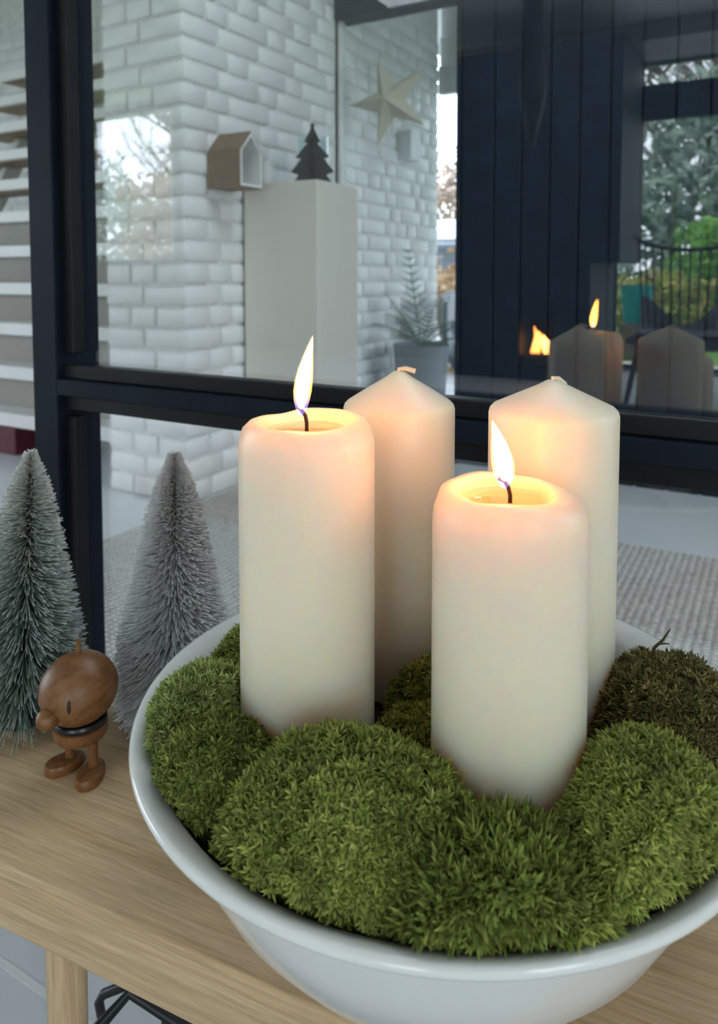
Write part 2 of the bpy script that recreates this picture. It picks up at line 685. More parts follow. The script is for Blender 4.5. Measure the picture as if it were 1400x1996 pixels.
def lay_bricks(parent, face, at, a0, a1, z0, z1, seed, sign=1):
    """face 'x': bricks on the plane x=at, running along y; face 'y': plane y=at along x. sign = outward direction"""
    rr = random.Random(seed)
    row = 0
    z = z0
    po = org(parent)
    while z + COURSE <= z1 + 1e-6:
        a = a0
        k = row % 2
        first = True
        while a < a1 - 0.03:
            L = (STR, HEAD)[k % 2] if not (first and row % 2 == 0) else HEAD * 1.0
            if first and row % 2:
                L = 0.17
            if rr.random() < 0.12:
                L = STR if L == HEAD else HEAD
            L = min(L, a1 - a)
            L = round(L, 3)
            if a1 - (a + L + JT) < 0.05:
                L = round(a1 - a, 3)
            first = False
            k += 1
            me = rr.choice(brick_mesh('b', L))
            o = bpy.data.objects.new('brick', me)
            off = at + sign * (-0.015 + 0.0048 + rr.uniform(-0.0012, 0.002))
            c = a + L / 2
            if face == 'x':
                o.location = Vector((off, c, z + COURSE / 2)) - po
                o.rotation_euler = (rr.uniform(-.006, .006), rr.uniform(-.006, .006), R(90) * -sign + rr.uniform(-.004, .004))
            else:
                o.location = Vector((c, off, z + COURSE / 2)) - po
                o.rotation_euler = (rr.uniform(-.006, .006), rr.uniform(-.006, .006), (0 if sign < 0 else R(180)) + rr.uniform(-.004, .004))
            o.parent = parent
            COL.objects.link(o)
            a += L + JT
        z += COURSE
        row += 1


BX, BY0, BY1, BYE = -1.735, 1.893, 2.86, 3.975
wall_brick = struct(box('wall_brick', (-2.105, BY0 + 0.004, 0), (BX - 0.004, BY1, CEIL), 'mortar_paint'), 'white painted brick wall end beside the stairs')
lay_bricks(wall_brick, 'x', BX, BY0, BY1 - 0.01, 0.0, 2.16, 3)
lay_bricks(wall_brick, 'y', BY0, -2.105, BX, 0.0, 2.16, 5, -1)
wall_porch = struct(box('wall_porch', (-2.105, BY1 + 0.05, -0.12), (BX - 0.004, BYE, 2.35), 'mortar_paint'), 'white painted brick wall continuing outside')
lay_bricks(wall_porch, 'x', BX, BY1 + 0.06, BYE, -0.0, 2.16, 9)
wall_stair = struct(box('wall_stairs', (XL, 3.36, 0), (-2.105, 3.5, CEIL), 'mortar_paint'), 'white painted brick wall behind the stairs')
lay_bricks(wall_stair, 'y', 3.36, -5.6, -2.6, 1.19, 2.45, 11, -1)

# dark boarded outer wall with the glazed entrance door
wall_plank = bpy.data.objects.new('wall_front', None)
wall_plank.location = (-1.15, 2.86, 0)
COL.objects.link(wall_plank)
struct(wall_plank, 'blue-black wall of vertical boards')
box('backing', (-1.145, 2.885, 0), (XR, 2.95, CEIL), 'black_plank', wall_plank)
x = -1.145
i = 0
while x < XR - 0.02:
    w = 0.1385 if i == 0 else 0.1105
    box('plank', (x + 0.002, 2.862, 0.0), (min(x + w - 0.004, XR), 2.885, CEIL), 'black_plank', wall_plank, bevel=0.003, seg=1)
    x += w
    i += 1
box('lintel', (BX + 0.002, 2.84, 1.885), (-1.145, 2.95, CEIL), 'black_plank', wall_plank)

door = bpy.data.objects.new('door_1', None)
door.location = (-1.44, 2.87, 0)
COL.objects.link(door)
struct(door, 'narrow glazed entrance door')
box('pane', (BX + 0.022, 2.888, 0.04), (-1.165, 2.896, 1.885), 'door_glass', door)
box('stile', (BX + 0.006, 2.870, 0.0), (BX + 0.020, 2.910, 1.885), 'joint_light', door)
box('stile', (-1.165, 2.855, 0.0), (-1.147, 2.910, 1.885), 'black_plank', door)
box('rail', (BX + 0.022, 2.870, 0.0), (-1.165, 2.910, 0.04), 'black_plank', door)
for zz in (0.42, 1.0, 1.62):
    MB().tube([(-1.150, 2.852, zz), (-1.150, 2.852, zz + 0.09)], 0.006, 8).build('hinge', 'wire_black', door)

# porch roof and its white fascia
porch = struct(MB().box((BX - 0.4, 2.96, 2.30), (2.4, 6.2, 2.36)).build('ceiling_porch', 'white_paint'))
for k in range(3):
    box('fascia_board', (BX, 3.98 + 0.02 * k, 1.80 + 0.165 * k), (2.3, 4.03 + 0.02 * k, 1.955 + 0.165 * k), 'white_paint', porch)
struct(box('terrace', (-12, 2.96, -0.16), (8, 14, -0.06), 'terrace'))
struct(box('added_paving', (XL - 6, YB, -0.17), (8, 2.95, -0.125), 'terrace'))  # grey ground added to keep green lawn bounce out of the rooms
struct(box('bounce_terrace', (-3.0, -6.1, -0.16), (4.0, YB - 0.16, -0.06), 'stone_light'))  # pale slab added to bounce daylight onto the ceiling
struct(box('ground', (-40, -40, -0.40), (40, 40, -0.18), 'lawn'))

# ------------------------------------------------------------------ interior glass partition (black steel)
part = bpy.data.objects.new('window_partition', None)
part.location = (-0.90, 0.70, 0)
COL.objects.link(part)
struct(part, 'black steel framed interior glass partition')
GY = 0.72
YF = 0.685     # front of the flanges
box('post', (-0.9145, YF, 0), (-0.8650, GY + 0.040, CEIL), 'frame_black', part, bevel=0.0012, seg=1)
box('bead', (-0.8650, YF + 0.012, 0.672), (-0.8440, GY - 0.004, CEIL), 'bead_black', part, bevel=0.001, seg=1)
box('bead', (-0.8650, YF + 0.012, 0), (-0.8440, GY - 0.004, 0.584), 'bead_black', part, bevel=0.001, seg=1)
box('transom', (-0.8650, YF, 0.6145), (2.30, GY + 0.040, 0.6365), 'frame_black', part, bevel=0.0012, seg=1)
box('bead', (-0.8650, YF + 0.010, 0.6365), (2.30, GY - 0.004, 0.6560), 'bead_black', part, bevel=0.0022, seg=2)
box('bead', (-0.8650, YF + 0.012, 0.5940), (2.30, GY - 0.004, 0.6145), 'bead_black', part, bevel=0.001, seg=1)
box('sill', (-0.8650, YF, 0.0), (2.30, GY + 0.040, 0.06), 'frame_black', part)
box('pane', (-0.8640, GY, 0.640), (2.295, GY + 0.006, CEIL), 'pane_glass', part)
box('pane', (-0.8640, GY, 0.061), (2.295, GY + 0.006, 0.612), 'pane_glass', part)

# ------------------------------------------------------------------ staircase with open treads
st = thing('staircase', 'white open staircase of thick painted treads behind the black post', 'staircase', (-3.0, 2.0, 0))
for k in range(1, 12):
    yk = 1.93 + 0.10 * k
    zk = 0.185 * k
    t_ = box('tread', (-4.3, yk, zk - 0.058), (-2.22, yk + (0.135 if k < 7 else 0.24), zk), 'tread_paint', st, bevel=0.004, seg=1)
    if 1 < k < 7:
        box('riser', (-4.28, yk + 0.035, zk + 0.0005 - 0.185), (-2.24, yk + 0.050, zk - 0.0585), 'riser_paint', st)
    elif k >= 7:
        box('underside', (-4.28, yk + 0.02, zk - 0.062), (-2.24, yk + 0.235, zk - 0.0585), 'tread_underside', t_)
for xx in (-4.1, -2.6):
    v, f = extrude_poly([(2.14, 0.0), (2.22, 0.0), (3.30, 1.96), (3.30, 2.07), (3.24, 2.07)], xx, xx + 0.05, 'x')
    mk('stringer', v, f, 'tread_paint', st)

rb = tag(box('storage_box', (-3.35, 2.045, 0.0), (-2.86, 2.34, 0.122), 'dark_red', None, (-3.1, 2.18, 0), bevel=0.004, seg=1), 'dark red box on the floor under the white stairs', 'box')

# ------------------------------------------------------------------ hall rug
tag(box('jute_rug', (-1.70, 0.80, 0.0005), (1.6, 2.215, 0.009), 'jute', None, (-0.05, 1.5, 0), bevel=0.003, seg=1), 'grey-beige woven jute rug on the hall floor beyond the glass', 'rug')

# ------------------------------------------------------------------ cabinet and what stands on it
CX0, CX1, CY0, CY1, CZ = -1.718, -1.402, 2.185, 2.470, 1.106
cab = thing('cabinet', 'tall pale plinth cabinet standing against the white brick wall', 'cabinet', (-1.56, 2.33, 0))
box('body', (CX0, CY0 + 0.018, 0.0), (CX1, CY1, CZ), 'cabinet_paint', cab, bevel=0.002, seg=1)
box('door', (CX0 + 0.001, CY0, 0.02), (CX1, CY0 + 0.0165, CZ), 'cabinet_paint', cab, bevel=0.0015, seg=1)

hs = thing('house_shelf', 'small house-shaped wooden wall box with white inside on the brick wall', 'shelf', (BX + 0.01, 2.06, 1.075))
Y0, Y1, YM, ZB, ZE, ZA = 1.997, 2.122, 2.060, 1.074, 1.198, 1.266
hx0, hx1 = BX + 0.009, -1.585
pent = [(Y0, ZB), (Y1, ZB), (Y1, ZE), (YM, ZA), (Y0, ZE)]
tt = 0.006
inn = [(Y0 + tt, ZB + tt), (Y1 - tt, ZB + tt), (Y1 - tt, ZE - 0.001), (YM, ZA - tt * 1.45), (Y0 + tt, ZE - 0.001)]


def shell(p_out, p_in, x0, x1):
    n = len(p_out)
    v = [(x0, a, c) for a, c in p_out] + [(x1, a, c) for a, c in p_out] + [(x1, a, c) for a, c in p_in] + [(x0, a, c) for a, c in p_in]
    f = []
    for r_ in range(3):
        for i in range(n):
            j = (i + 1) % n
            f.append((r_ * n + i, r_ * n + j, (r_ + 1) * n + j, (r_ + 1) * n + i))
    for i in range(n):
        j = (i + 1) % n
        f.append((3 * n + i, 3 * n + j, j, i))
    return v, f


v, f = shell(pent, inn, hx0, hx1 - 0.0015)
mk('shell', v, f, 'plywood', hs)
inn2 = [(Y0 + 2 * tt, ZB + 2 * tt), (Y1 - 2 * tt, ZB + 2 * tt), (Y1 - 2 * tt, ZE - 0.003), (YM, ZA - tt * 2.9), (Y0 + 2 * tt, ZE - 0.003)]
out2 = [(a + (tt * 0.6 if a < YM - .01 else (-tt * 0.6 if a > YM + .01 else 0)), c + (tt * .6 if c < 1.1 else -tt * .8)) for a, c in pent]
v, f = shell(out2, inn2, hx0 + 0.002, hx1)
mk('lining', v, f, 'white_paint', hs)
v, f = extrude_poly(inn, hx0 + 0.001, hx0 + 0.006, 'x')
mk('back_panel', v, f, 'white_paint', hs)

# black cut-out tree, two crossed boards
tree_pts = [(0.072, 0.0), (0.050, 0.030), (0.078, 0.040), (0.040, 0.088), (0.062, 0.092), (0.018, 0.142), (0.030, 0.146), (0.008, 0.188), (0.005, 0.198)]
bt = thing('table_tree', 'black cut-out Christmas tree with a star standing on the pale cabinet', 'tree ornament', (-1.478, 2.275, CZ))
half = [(-a, z) for a, z in reversed(tree_pts)]
outline = tree_pts + half


def flat_tree(name, ang, parent, th=0.006, scale=1.0):
    c = org(parent)
    v, f = extrude_poly(outline, -th / 2, th / 2, 'y')
    M = Matrix.Rotation(ang, 3, 'Z')
    v = [tuple(c + M @ (Vector(p) * scale)) for p in v]
    return mk(name, v, f, 'tree_black', parent)


flat_tree('board', R(25), bt)
flat_tree('board', R(115), bt)
sv = []
for k in range(10):
    rr_ = 0.013 if k % 2 == 0 else 0.005
    a = R(90) + k * R(36)
    sv.append((rr_ * math.cos(a), 0.204 + rr_ * math.sin(a)))
v, f = extrude_poly(sv, -0.003, 0.003, 'y')
M = Matrix.Rotation(R(25), 3, 'Z')
mk('star', [tuple(org(bt) + M @ Vector(p)) for p in v], f, 'tree_black', bt)

# glass hurricane with a wooden base, small white vase
hu = thing('hurricane_glass', 'clear glass candle hurricane on a wooden foot beside the black tree', 'candle holder', (-1.562, 2.405, CZ))
MB().lathe([(0.066, 0.0), (0.068, 0.004), (0.068, 0.018), (0.064, 0.022)], (-1.562, 2.405, CZ), 32).build('foot', 'tray_wood', hu, smooth='auto')
MB().lathe([(0.0595, 0.0225), (0.0600, 0.19), (0.0575, 0.19), (0.0570, 0.0245)], (-1.562, 2.405, CZ), 40).build('glass', 'clear_glass', hu, smooth='auto')
va = MB().lathe([(0.018, 0), (0.027, 0.012), (0.030, 0.04), (0.022, 0.066), (0.026, 0.088), (0.023, 0.088), (0.019, 0.068)], (-1.672, 2.262, CZ), 28).build('vase', 'box_white', None, (-1.672, 2.262, CZ), smooth='auto')
tag(va, 'small white vase on the cabinet beside the house-shaped box', 'vase')

# ------------------------------------------------------------------ beyond the entrance door
# paper star
stc = Vector((-1.535, 2.99, 1.545))
star = thing('paper_star', 'folded five-pointed beige paper star hanging behind the entrance door pane', 'star', tuple(stc))
for k in range(5):
    a0 = R(90) + R(72) * k + R(18)
    tip = Vector((math.cos(a0) * 0.205, 0, math.sin(a0) * 0.205))
    mB = MB()
    la = Vector((math.cos(a0 - R(36)) * 0.078, 0, math.sin(a0 - R(36)) * 0.078))
    lb = Vector((math.cos(a0 + R(36)) * 0.078, 0, math.sin(a0 + R(36)) * 0.078))
    c1, c2 = Vector((0, -0.060, 0)), Vector((0, 0.060, 0))
    mB.add([stc + p for p in (tip, la, lb, c1, c2)], [(0, 1, 3), (0, 3, 2), (0, 4, 1), (0, 2, 4)])
    mB.build('point', 'paper', star)
MB().tube([tuple(stc + Vector((0.0, 0, 0.075))), (stc.x, stc.y, 2.30)], 0.0012, 5).build('cord', 'joint_light', star)

la_ = thing('wall_lamp', 'white box lamp fixed to the outer brick wall below the star', 'lamp', (BX + 0.012, 3.53, 1.36))
box('housing', (BX + 0.010, 3.47, 1.365), (BX + 0.075, 3.59, 1.515), 'lamp_white', la_, bevel=0.006)
box('back_plate', (BX + 0.006, 3.455, 1.355), (BX + 0.012, 3.605, 1.525), 'joint_light', la_)

# palm in a pot outside
pp = thing('potted_palm', 'feathery palm in a tall grey pot outside the entrance door', 'plant', (-1.52, 3.30, -0.06))
MB().lathe([(0.095, 0.0), (0.10, 0.01), (0.135, 0.50), (0.140, 0.505), (0.130, 0.505), (0.12, 0.46)], (-1.52, 3.30, -0.06), 32).build('pot', 'pot_grey', pp, smooth='auto')


def palm_frond(base, az, length, lift, droop, parent):
    pts = []
    d = Vector((math.cos(az), math.sin(az), 0))
    for i in range(13):
        t = i / 12
        pts.append(Vector(base) + d * (length * t * math.cos(lift)) + Vector((0, 0, length * t * math.sin(lift) - droop * t * t)))
    mB = MB()
    mB.tube(pts, [0.004 * (1 - 0.8 * i / 12) for i in range(13)], 5)
    side = d.cross(Vector((0, 0, 1)))
    for i in range(3, 13):
        t = i / 12
        for s in (-1, 1):
            ll = 0.13 * (1.15 - t) + 0.03
            p0 = pts[i]
            tg = (pts[i] - pts[i - 1]).normalized()
            p1 = p0 + side * s * ll * 0.8 + tg * ll * 0.6 - Vector((0, 0, 0.02))
            w = tg * 0.006
            up = Vector((0, 0, 0.002))
            mB.add([p0 - w, p0 + w, p1, p0 + up], [(0, 1, 3), (1, 2, 3), (2, 0, 3), (0, 2, 1)])
    return mB.build('frond', 'palm_leaf', parent)


for az, ln, lf, dr in ((150, .48, 76, .0), (215, .36, 62, .06), (25, .36, 40, .1), (330, .34, 45, .1), (265, .38, 42, .08), (95, .40, 50, .08), (280, .36, 25, .06), (250, .36, 35, .08), (0, .32, 22, .05)):
    palm_frond((-1.52, 3.30, 0.43), R(az), ln, R(lf), dr, pp)

# striped garden chair outside
gc = thing('garden_chair', 'rounded garden chair with striped cushion on the terrace outside the door', 'chair', (-1.24, 3.72, -0.06))
cv, cf = [], []
NU, NV = 18, 12
for i in range(NU + 1):
    a = R(20) + R(200) * i / NU
    for j in range(NV + 1):
        t = j / NV
        rr_ = 0.27 + 0.07 * t + 0.03 * math.sin(t * 3.1)
        cv.append((-1.24 + rr_ * math.cos(a), 3.72 + rr_ * math.sin(a), 0.30 + 0.36 * t + 0.06 * math.sin(a - R(20))))
for i in range(NU):
    for j in range(NV):
        q = i * (NV + 1) + j
        cf.append((q, q + NV + 1, q + NV + 2, q + 1))
o = mk('back_shell', cv, cf, 'striped_textile', gc, smooth=True)
sm = o.modifiers.new('thickness', 'SOLIDIFY')
sm.thickness = 0.05
MB().ellipsoid((-1.24, 3.72, 0.30), (0.27, 0.27, 0.09), 28, 12).build('seat_cushion', 'striped_textile', gc, smooth=True)
for sx, sy in ((-1, -1), (1, -1), (1, 1), (-1, 1)):
    MB().tube([(-1.24 + 0.17 * sx, 3.72 + 0.17 * sy, 0.27), (-1.24 + 0.2 * sx, 3.72 + 0.2 * sy, -0.06)], 0.012, 8).build('leg', 'chair_wood', gc)

# ------------------------------------------------------------------ foliage
def leaf_cloud(n, c, rad, size, cols, seed, shell_=0.55, squash=1.0):
    g = np.random.default_rng(seed)
    d = g.normal(size=(n, 3))
    d /= np.linalg.norm(d, axis=1)[:, None]
    rr_ = shell_ + (1 - shell_) * g.random(n) ** 0.6
    lump = 1 + 0.18 * np.sin(d[:, 0] * 7 + seed) * np.sin(d[:, 1] * 6 + 1) + 0.12 * np.sin(d[:, 2] * 9 + seed)
    p = np.array(c) + d * (rr_ * lump)[:, None] * np.array(rad)
    a = g.normal(size=(n, 3))
    a /= np.linalg.norm(a, axis=1)[:, None]
    b_ = np.cross(a, g.normal(size=(n, 3)))
    b_ /= np.linalg.norm(b_, axis=1)[:, None]
    s = size * (0.6 + 0.8 * g.random(n))[:, None]
    q = np.stack([p - a * s, p + b_ * s * 0.45, p + a * s, p - b_ * s * 0.45], 1).reshape(-1, 3)
    faces = np.arange(4 * n).reshape(n, 4)
    ci = g.integers(0, len(cols), n)
    t = np.array(cols)[ci] * (0.75 + 0.5 * g.random(n))[:, None]
    return q, faces, np.repeat(t, 4, axis=0)


def shrub(name, label, cat, c, rad, n, size, cols, seed, group=None):
    root = thing(name, label, cat, (c[0], c[1], -0.18), group)
    q, fcs, t = leaf_cloud(n, c, rad, size, cols, seed)
    o = mk('foliage', q, fcs, 'foliage', root, tint=t)
    o['kind'] = 'stuff'
    mB = MB()
    for k in range(5):
        a = k * 1.256 + seed
        mB.tube([(c[0], c[1], -0.18), (c[0] + 0.25 * rad[0] * math.cos(a), c[1] + 0.25 * rad[1] * math.sin(a), c[2]), (c[0] + 0.6 * rad[0] * math.cos(a), c[1] + 0.6 * rad[1] * math.sin(a), c[2] + 0.5 * rad[2])], [0.03, 0.02, 0.008], 5)
    mB.build('stems', 'bark', root)
    return root


AUT = [(0.45, 0.29, 0.15), (0.52, 0.36, 0.20), (0.36, 0.22, 0.13)]
SIL = [(0.32, 0.42, 0.34), (0.44, 0.54, 0.45), (0.20, 0.28, 0.22), (0.52, 0.60, 0.53)]
GRN = [(0.26, 0.52, 0.11), (0.36, 0.62, 0.16), (0.18, 0.38, 0.08)]
YEL = [(0.55, 0.55, 0.16), (0.36, 0.48, 0.12), (0.6, 0.5, 0.2)]
shrub('hydrangea', 'beige autumn hydrangea bush seen past the brick wall end', 'bush', (-2.45, 6.2, 0.35), (0.9, 0.7, 0.62), 2600, 0.05, AUT, 3)
shrub('autumn_tree', 'pale reddish autumn trees far behind the driveway', 'tree', (-7.6, 19.0, 2.2), (3.0, 1.5, 1.7), 5200, 0.12, [(0.48, 0.34, 0.28), (0.40, 0.30, 0.26)], 5)
shrub('light_blocking_hedge', 'unseen evergreen hedge added behind the boarded wall to shade the porch', 'hedge', (1.6, 7.0, 1.3), (3.0, 0.6, 1.6), 9000, 0.12, [(0.06, 0.12, 0.05), (0.09, 0.16, 0.06)], 6)  # added out of view to block skylight from the outer brick
cp = thing('carport', 'low grey-roofed carport with white fascia across the driveway', 'building', (-5.0, 11.5, -0.06))
box('fascia', (-8.5, 10.2, 1.30), (-2.0, 10.3, 1.58), 'white_paint', cp)
box('roof', (-8.5, 10.31, 1.22), (-2.0, 13.2, 1.50), 'roof_grey', cp)
box('wall', (-8.4, 13.0, -0.06), (-2.1, 13.1, 1.22), 'roof_grey', cp)
for xx in (-8.2, -5.2, -2.3):
    box('post', (xx, 10.35, -0.06), (xx + 0.1, 10.45, 1.22), 'white_paint', cp)

shrub('silver_shrub', 'large silvery green shrub in the garden mirrored in the glass', 'bush', (-0.6, -12.2, 1.9), (2.3, 1.5, 2.1), 9000, 0.10, SIL, 7)
shrub('green_shrub', 'fresh green bush below the silvery shrub mirrored in the glass', 'bush', (-0.55, -9.6, 0.85), (0.75, 0.7, 0.75), 4000, 0.06, GRN, 8)
shrub('yellow_shrub', 'low yellowish shrub beside the lawn mirrored in the glass', 'bush', (-1.35, -8.9, 0.35), (0.7, 0.5, 0.5), 2500, 0.06, YEL, 9)
shrub('tan_shrub', 'tan autumn hedge mirrored in the left of the glass', 'bush', (-9.6, -9.6, 1.6), (1.7, 1.1, 1.75), 5000, 0.09, AUT, 10)
shrub('grey_shrub', 'grey-green hedge mirrored in the left of the glass', 'bush', (-13.2, -10.2, 1.5), (1.7, 1.1, 1.6), 4000, 0.09, SIL, 12)


def bare_tree(c, h, seed, label):
    rr_ = random.Random(seed)
    root = thing('bare_tree', label, 'tree', (c[0], c[1], -0.18), 'bare trees of the garden')
    mB = MB()

    def grow(p, d, ln, r, lvl):
        pts = [p]
        q = p
        for i in range(4):
            d = (d + Vector((rr_.uniform(-.22, .22), rr_.uniform(-.22, .22), rr_.uniform(-.05, .14)))).normalized()
            q = q + d * ln / 4
            pts.append(q)
        mB.tube(pts, [r, r * .9, r * .78, r * .66, r * .5], 6 if lvl < 2 else 4, caps=False)
        if lvl < 4:
            for i in range(4 if lvl else 6):
                a = rr_.uniform(0, 6.28)
                dd = (d * 0.55 + Vector((math.cos(a), math.sin(a), rr_.uniform(0.1, .7)))).normalized()
                st_ = pts[rr_.choice((2, 3, 4))]
                grow(st_, dd, ln * rr_.uniform(.5, .72), r * .5, lvl + 1)
    grow(Vector((c[0], c[1], -0.18)), Vector((0, 0, 1)), h * .5, h * .022, 0)
    mB.build('trunk', 'bark', root)
    return root


for k, (xx, yy, hh, lab) in enumerate(((-2.2, -14, 7.5, 'bare tree beside the chimney edge mirrored in the glass'), (-0.9, -16, 9, 'tallest bare tree behind the silvery shrub mirrored in the glass'), (0.6, -15, 8, 'bare tree furthest from the chimney mirrored in the glass'), (-11.5, -13, 7, 'bare tree mirrored in the left side window'), (-14.5, -15, 8, 'slender bare tree at the edge of the side window'))):
    bare_tree((xx, yy), hh, 20 + k, lab)

tb = thing('garden_bucket', 'teal bucket standing on the lawn mirrored in the glass', 'bucket', (-1.44, -7.5, -0.18))
MB().lathe([(0.13, 0.0), (0.14, 0.02), (0.18, 0.42), (0.19, 0.44), (0.175, 0.44), (0.13, 0.04)], (-1.44, -7.5, 0.22), 28).build('pail', 'teal', tb, smooth='auto')
MB().tube([(-1.44 + 0.18 * math.cos(R(a)), -7.5, 0.66 + 0.12 * math.sin(R(a))) for a in range(0, 181, 20)], 0.008, 6).build('handle', 'wire_black', tb)
box('stand', (-1.60, -7.66, -0.18), (-1.28, -7.34, 0.219), 'bark', tb)

# ------------------------------------------------------------------ fireplace (mirrored in the glass)
fp = thing('fireplace', 'black boarded chimney breast with burning fire mirrored in the glass', 'fireplace', (-1.6, -4.4, 0))
box('chimney_breast', (-2.30, YB + 0.005, 0.868), (-0.99, -3.96, 2.42), 'black_plank', fp)
fb = MB()
fb.box((-2.30, YB + 0.005, 0.0), (-1.19, -3.96, 0.13))
fb.box((-2.30, YB + 0.005, 0.13), (-1.70, -3.98, 0.866))
fb.box((-1.42, YB + 0.005, 0.13), (-1.19, -3.98, 0.866))
fb.box((-1.70, YB + 0.005, 0.13), (-1.42, -4.5, 0.866))
fb.box((-1.70, -4.5, 0.45), (-1.42, -3.98, 0.866))
fb.build('hearth', 'black_plank', fp)
flame_mat('fire', [(0.0, (1.0, 0.22, 0.04)), (0.5, (1.0, 0.45, 0.10)), (1.0, (1.0, 0.25, 0.04))], 0.13, 0.40, 9.0)
for k, (fx, fh, fw) in enumerate(((-1.64, 0.23, 0.035), (-1.585, 0.20, 0.04), (-1.53, 0.17, 0.04), (-1.48, 0.11, 0.04))):
    pts = [(fx + 0.03 * math.sin(3 * t / 6 + k) + 0.05 * (1 - t / 6) * (k % 2), -4.15, 0.155 + fh * t / 6) for t in range(7)]
    MB().tube(pts, [fw * 0.5, fw, fw * 1.05, fw * 0.9, fw * 0.6, fw * 0.35, 0.003], 10).build('fire_tongue', 'fire', fp, smooth=True)
for k in range(3):
    MB().tube([(-1.68, -4.25 + 0.08 * k, 0.155), (-1.44, -4.17 + 0.05 * k, 0.16)], 0.03, 10).build('log', 'bark', fp)

# lounge chair and throw (mirrored)
ch = thing('lounge_chair', 'dark spindle-back lounge chair mirrored in the glass', 'chair', (-0.45, -2.9, 0))
rail = []
for i in range(15):
    t = i / 14
    a = R(200) + R(140) * t
    rail.append((-0.45 + 0.30 * math.cos(a), -2.90 + 0.30 * math.sin(a) * 0.6, 0.99 - 0.075 * math.sin(math.pi * t)))
MB().tube(rail, 0.011, 8).build('top_rail', 'chair_wood', ch)
for i in range(1, 14):
    p = rail[i]
    q = (-0.45 + (p[0] + 0.45) * 0.85, -2.90 + (p[1] + 2.90) * 0.8, 0.44)
    MB().tube([p, q], 0.0055, 6).build('spindle', 'chair_wood', ch)
MB().ellipsoid((-0.45, -2.86, 0.42), (0.30, 0.28, 0.045), 28, 10).build('seat', 'chair_wood', ch, smooth=True)
for sx, sy in ((-1, -1), (1, -1), (1, 1), (-1, 1)):
    MB().tube([(-0.45 + 0.2 * sx, -2.86 + 0.18 * sy, 0.40), (-0.45 + 0.27 * sx, -2.86 + 0.24 * sy, 0.0)], [0.017, 0.012], 8).build('leg', 'chair_wood', ch)
th = []
tf = []
for i in range(21):
    for j in range(15):
        u, w = i / 20, j / 14
        xx = -0.70 + 0.56 * u
        fold = 0.03 * math.sin(u * 19) * (1 - 0.4 * w) + 0.012 * math.sin(u * 43 + w * 5)
        if w < 0.45:
            zz = 0.475 + (0.45 - w) * 0.42 * (0.55 + 0.45 * math.cos(u * 7.5))
            yy = -3.03 + fold * 0.5
        else:
            zz = 0.475 + fold * 0.25
            yy = -3.03 + (w - 0.45) * 0.62
        th.append((xx, yy, zz))
for i in range(20):
    for j in range(14):
        q = i * 15 + j
        tf.append((q, q + 15, q + 16, q + 1))
o = mk('wool_throw', th, tf, 'fabric_grey', None, (-0.42, -2.9, 0.47), smooth=True)
o.modifiers.new('thickness', 'SOLIDIFY').thickness = 0.012
tag(o, 'grey wool throw folded over the lounge chair mirrored in the glass', 'throw')

# slim dark pendant (mirrored)
pd = thing('pendant_lamp', 'long slim black pendant lamp mirrored against the ceiling', 'lamp', (-1.05, -2.06, 1.34))
MB().lathe([(0.004, 0.0), (0.022, 0.08), (0.05, 0.20), (0.066, 0.28), (0.060, 0.40), (0.046, 0.60), (0.036, 0.80), (0.020, 0.9)], (-1.05, -2.06, 1.34), 28).build('shade', 'tree_black', pd, smooth='auto')
MB().tube([(-1.05, -2.06, 2.23), (-1.05, -2.06, CEIL)], 0.006, 6).build('cord', 'wire_black', pd)

# ------------------------------------------------------------------ bench
BT = 0.40
BTH = 0.045
ang = R(5)
bu = Vector((math.cos(ang), math.sin(ang), 0))
bn = Vector((-math.sin(ang), math.cos(ang), 0))
bench = thing('bench', 'light oak bench with round legs in front of the glass', 'bench', (-0.20, 0.40, 0))
bench.rotation_euler = (0, 0, ang)
bc = Vector((-0.20, 0.40, 0))
f0 = 0.324 - bn.dot(bc)
f1 = 0.5286 - bn.dot(bc)


def bench_part(mb, name, mat, bevel=0.0, seg=3, smooth=False):
    o = mk(name, mb.v, mb.f, mat, None)
    bm = bmesh.new()
    bm.from_mesh(o.data)
    if bevel:
        bmesh.ops.bevel(bm, geom=list(bm.edges), offset=bevel, segments=seg, affect='EDGES', profile=0.5)
    bmesh.ops.recalc_face_normals(bm, faces=bm.faces)
    bm.to_mesh(o.data)
    bm.free()
    smooth_auto(o)
    o.parent = bench
    return o


bench_part(MB().box((-0.85, f0, BT - BTH), (0.62, f1, BT)), 'top', 'oak', 0.0022)
lx = (Vector((-0.421, 0.345, 0)) - bc).dot(bu)
for xx, yy in ((lx, f0 + 0.040), (lx - 0.135, f1 - 0.035), (0.52, f0 + 0.040), (0.52, f1 - 0.040)):
    bench_part(MB().tube([(xx, yy, BT - BTH + 0.001), (xx, yy, 0.0)], [0.0140, 0.0115], 20), 'leg', 'oak_leg')

# black wire basket under the bench
wb = thing('wire_basket', 'black wire basket with bent handle on the floor under the bench', 'basket', (-0.31, 0.415, 0))
bxa, bxb, bya, byb, btop = -0.484, -0.14, 0.384, 0.446, 0.146


def wire(name, pts, r, parent=wb):
    return MB().tube(pts, r, 8).build(name, 'wire_black', parent, smooth=True)


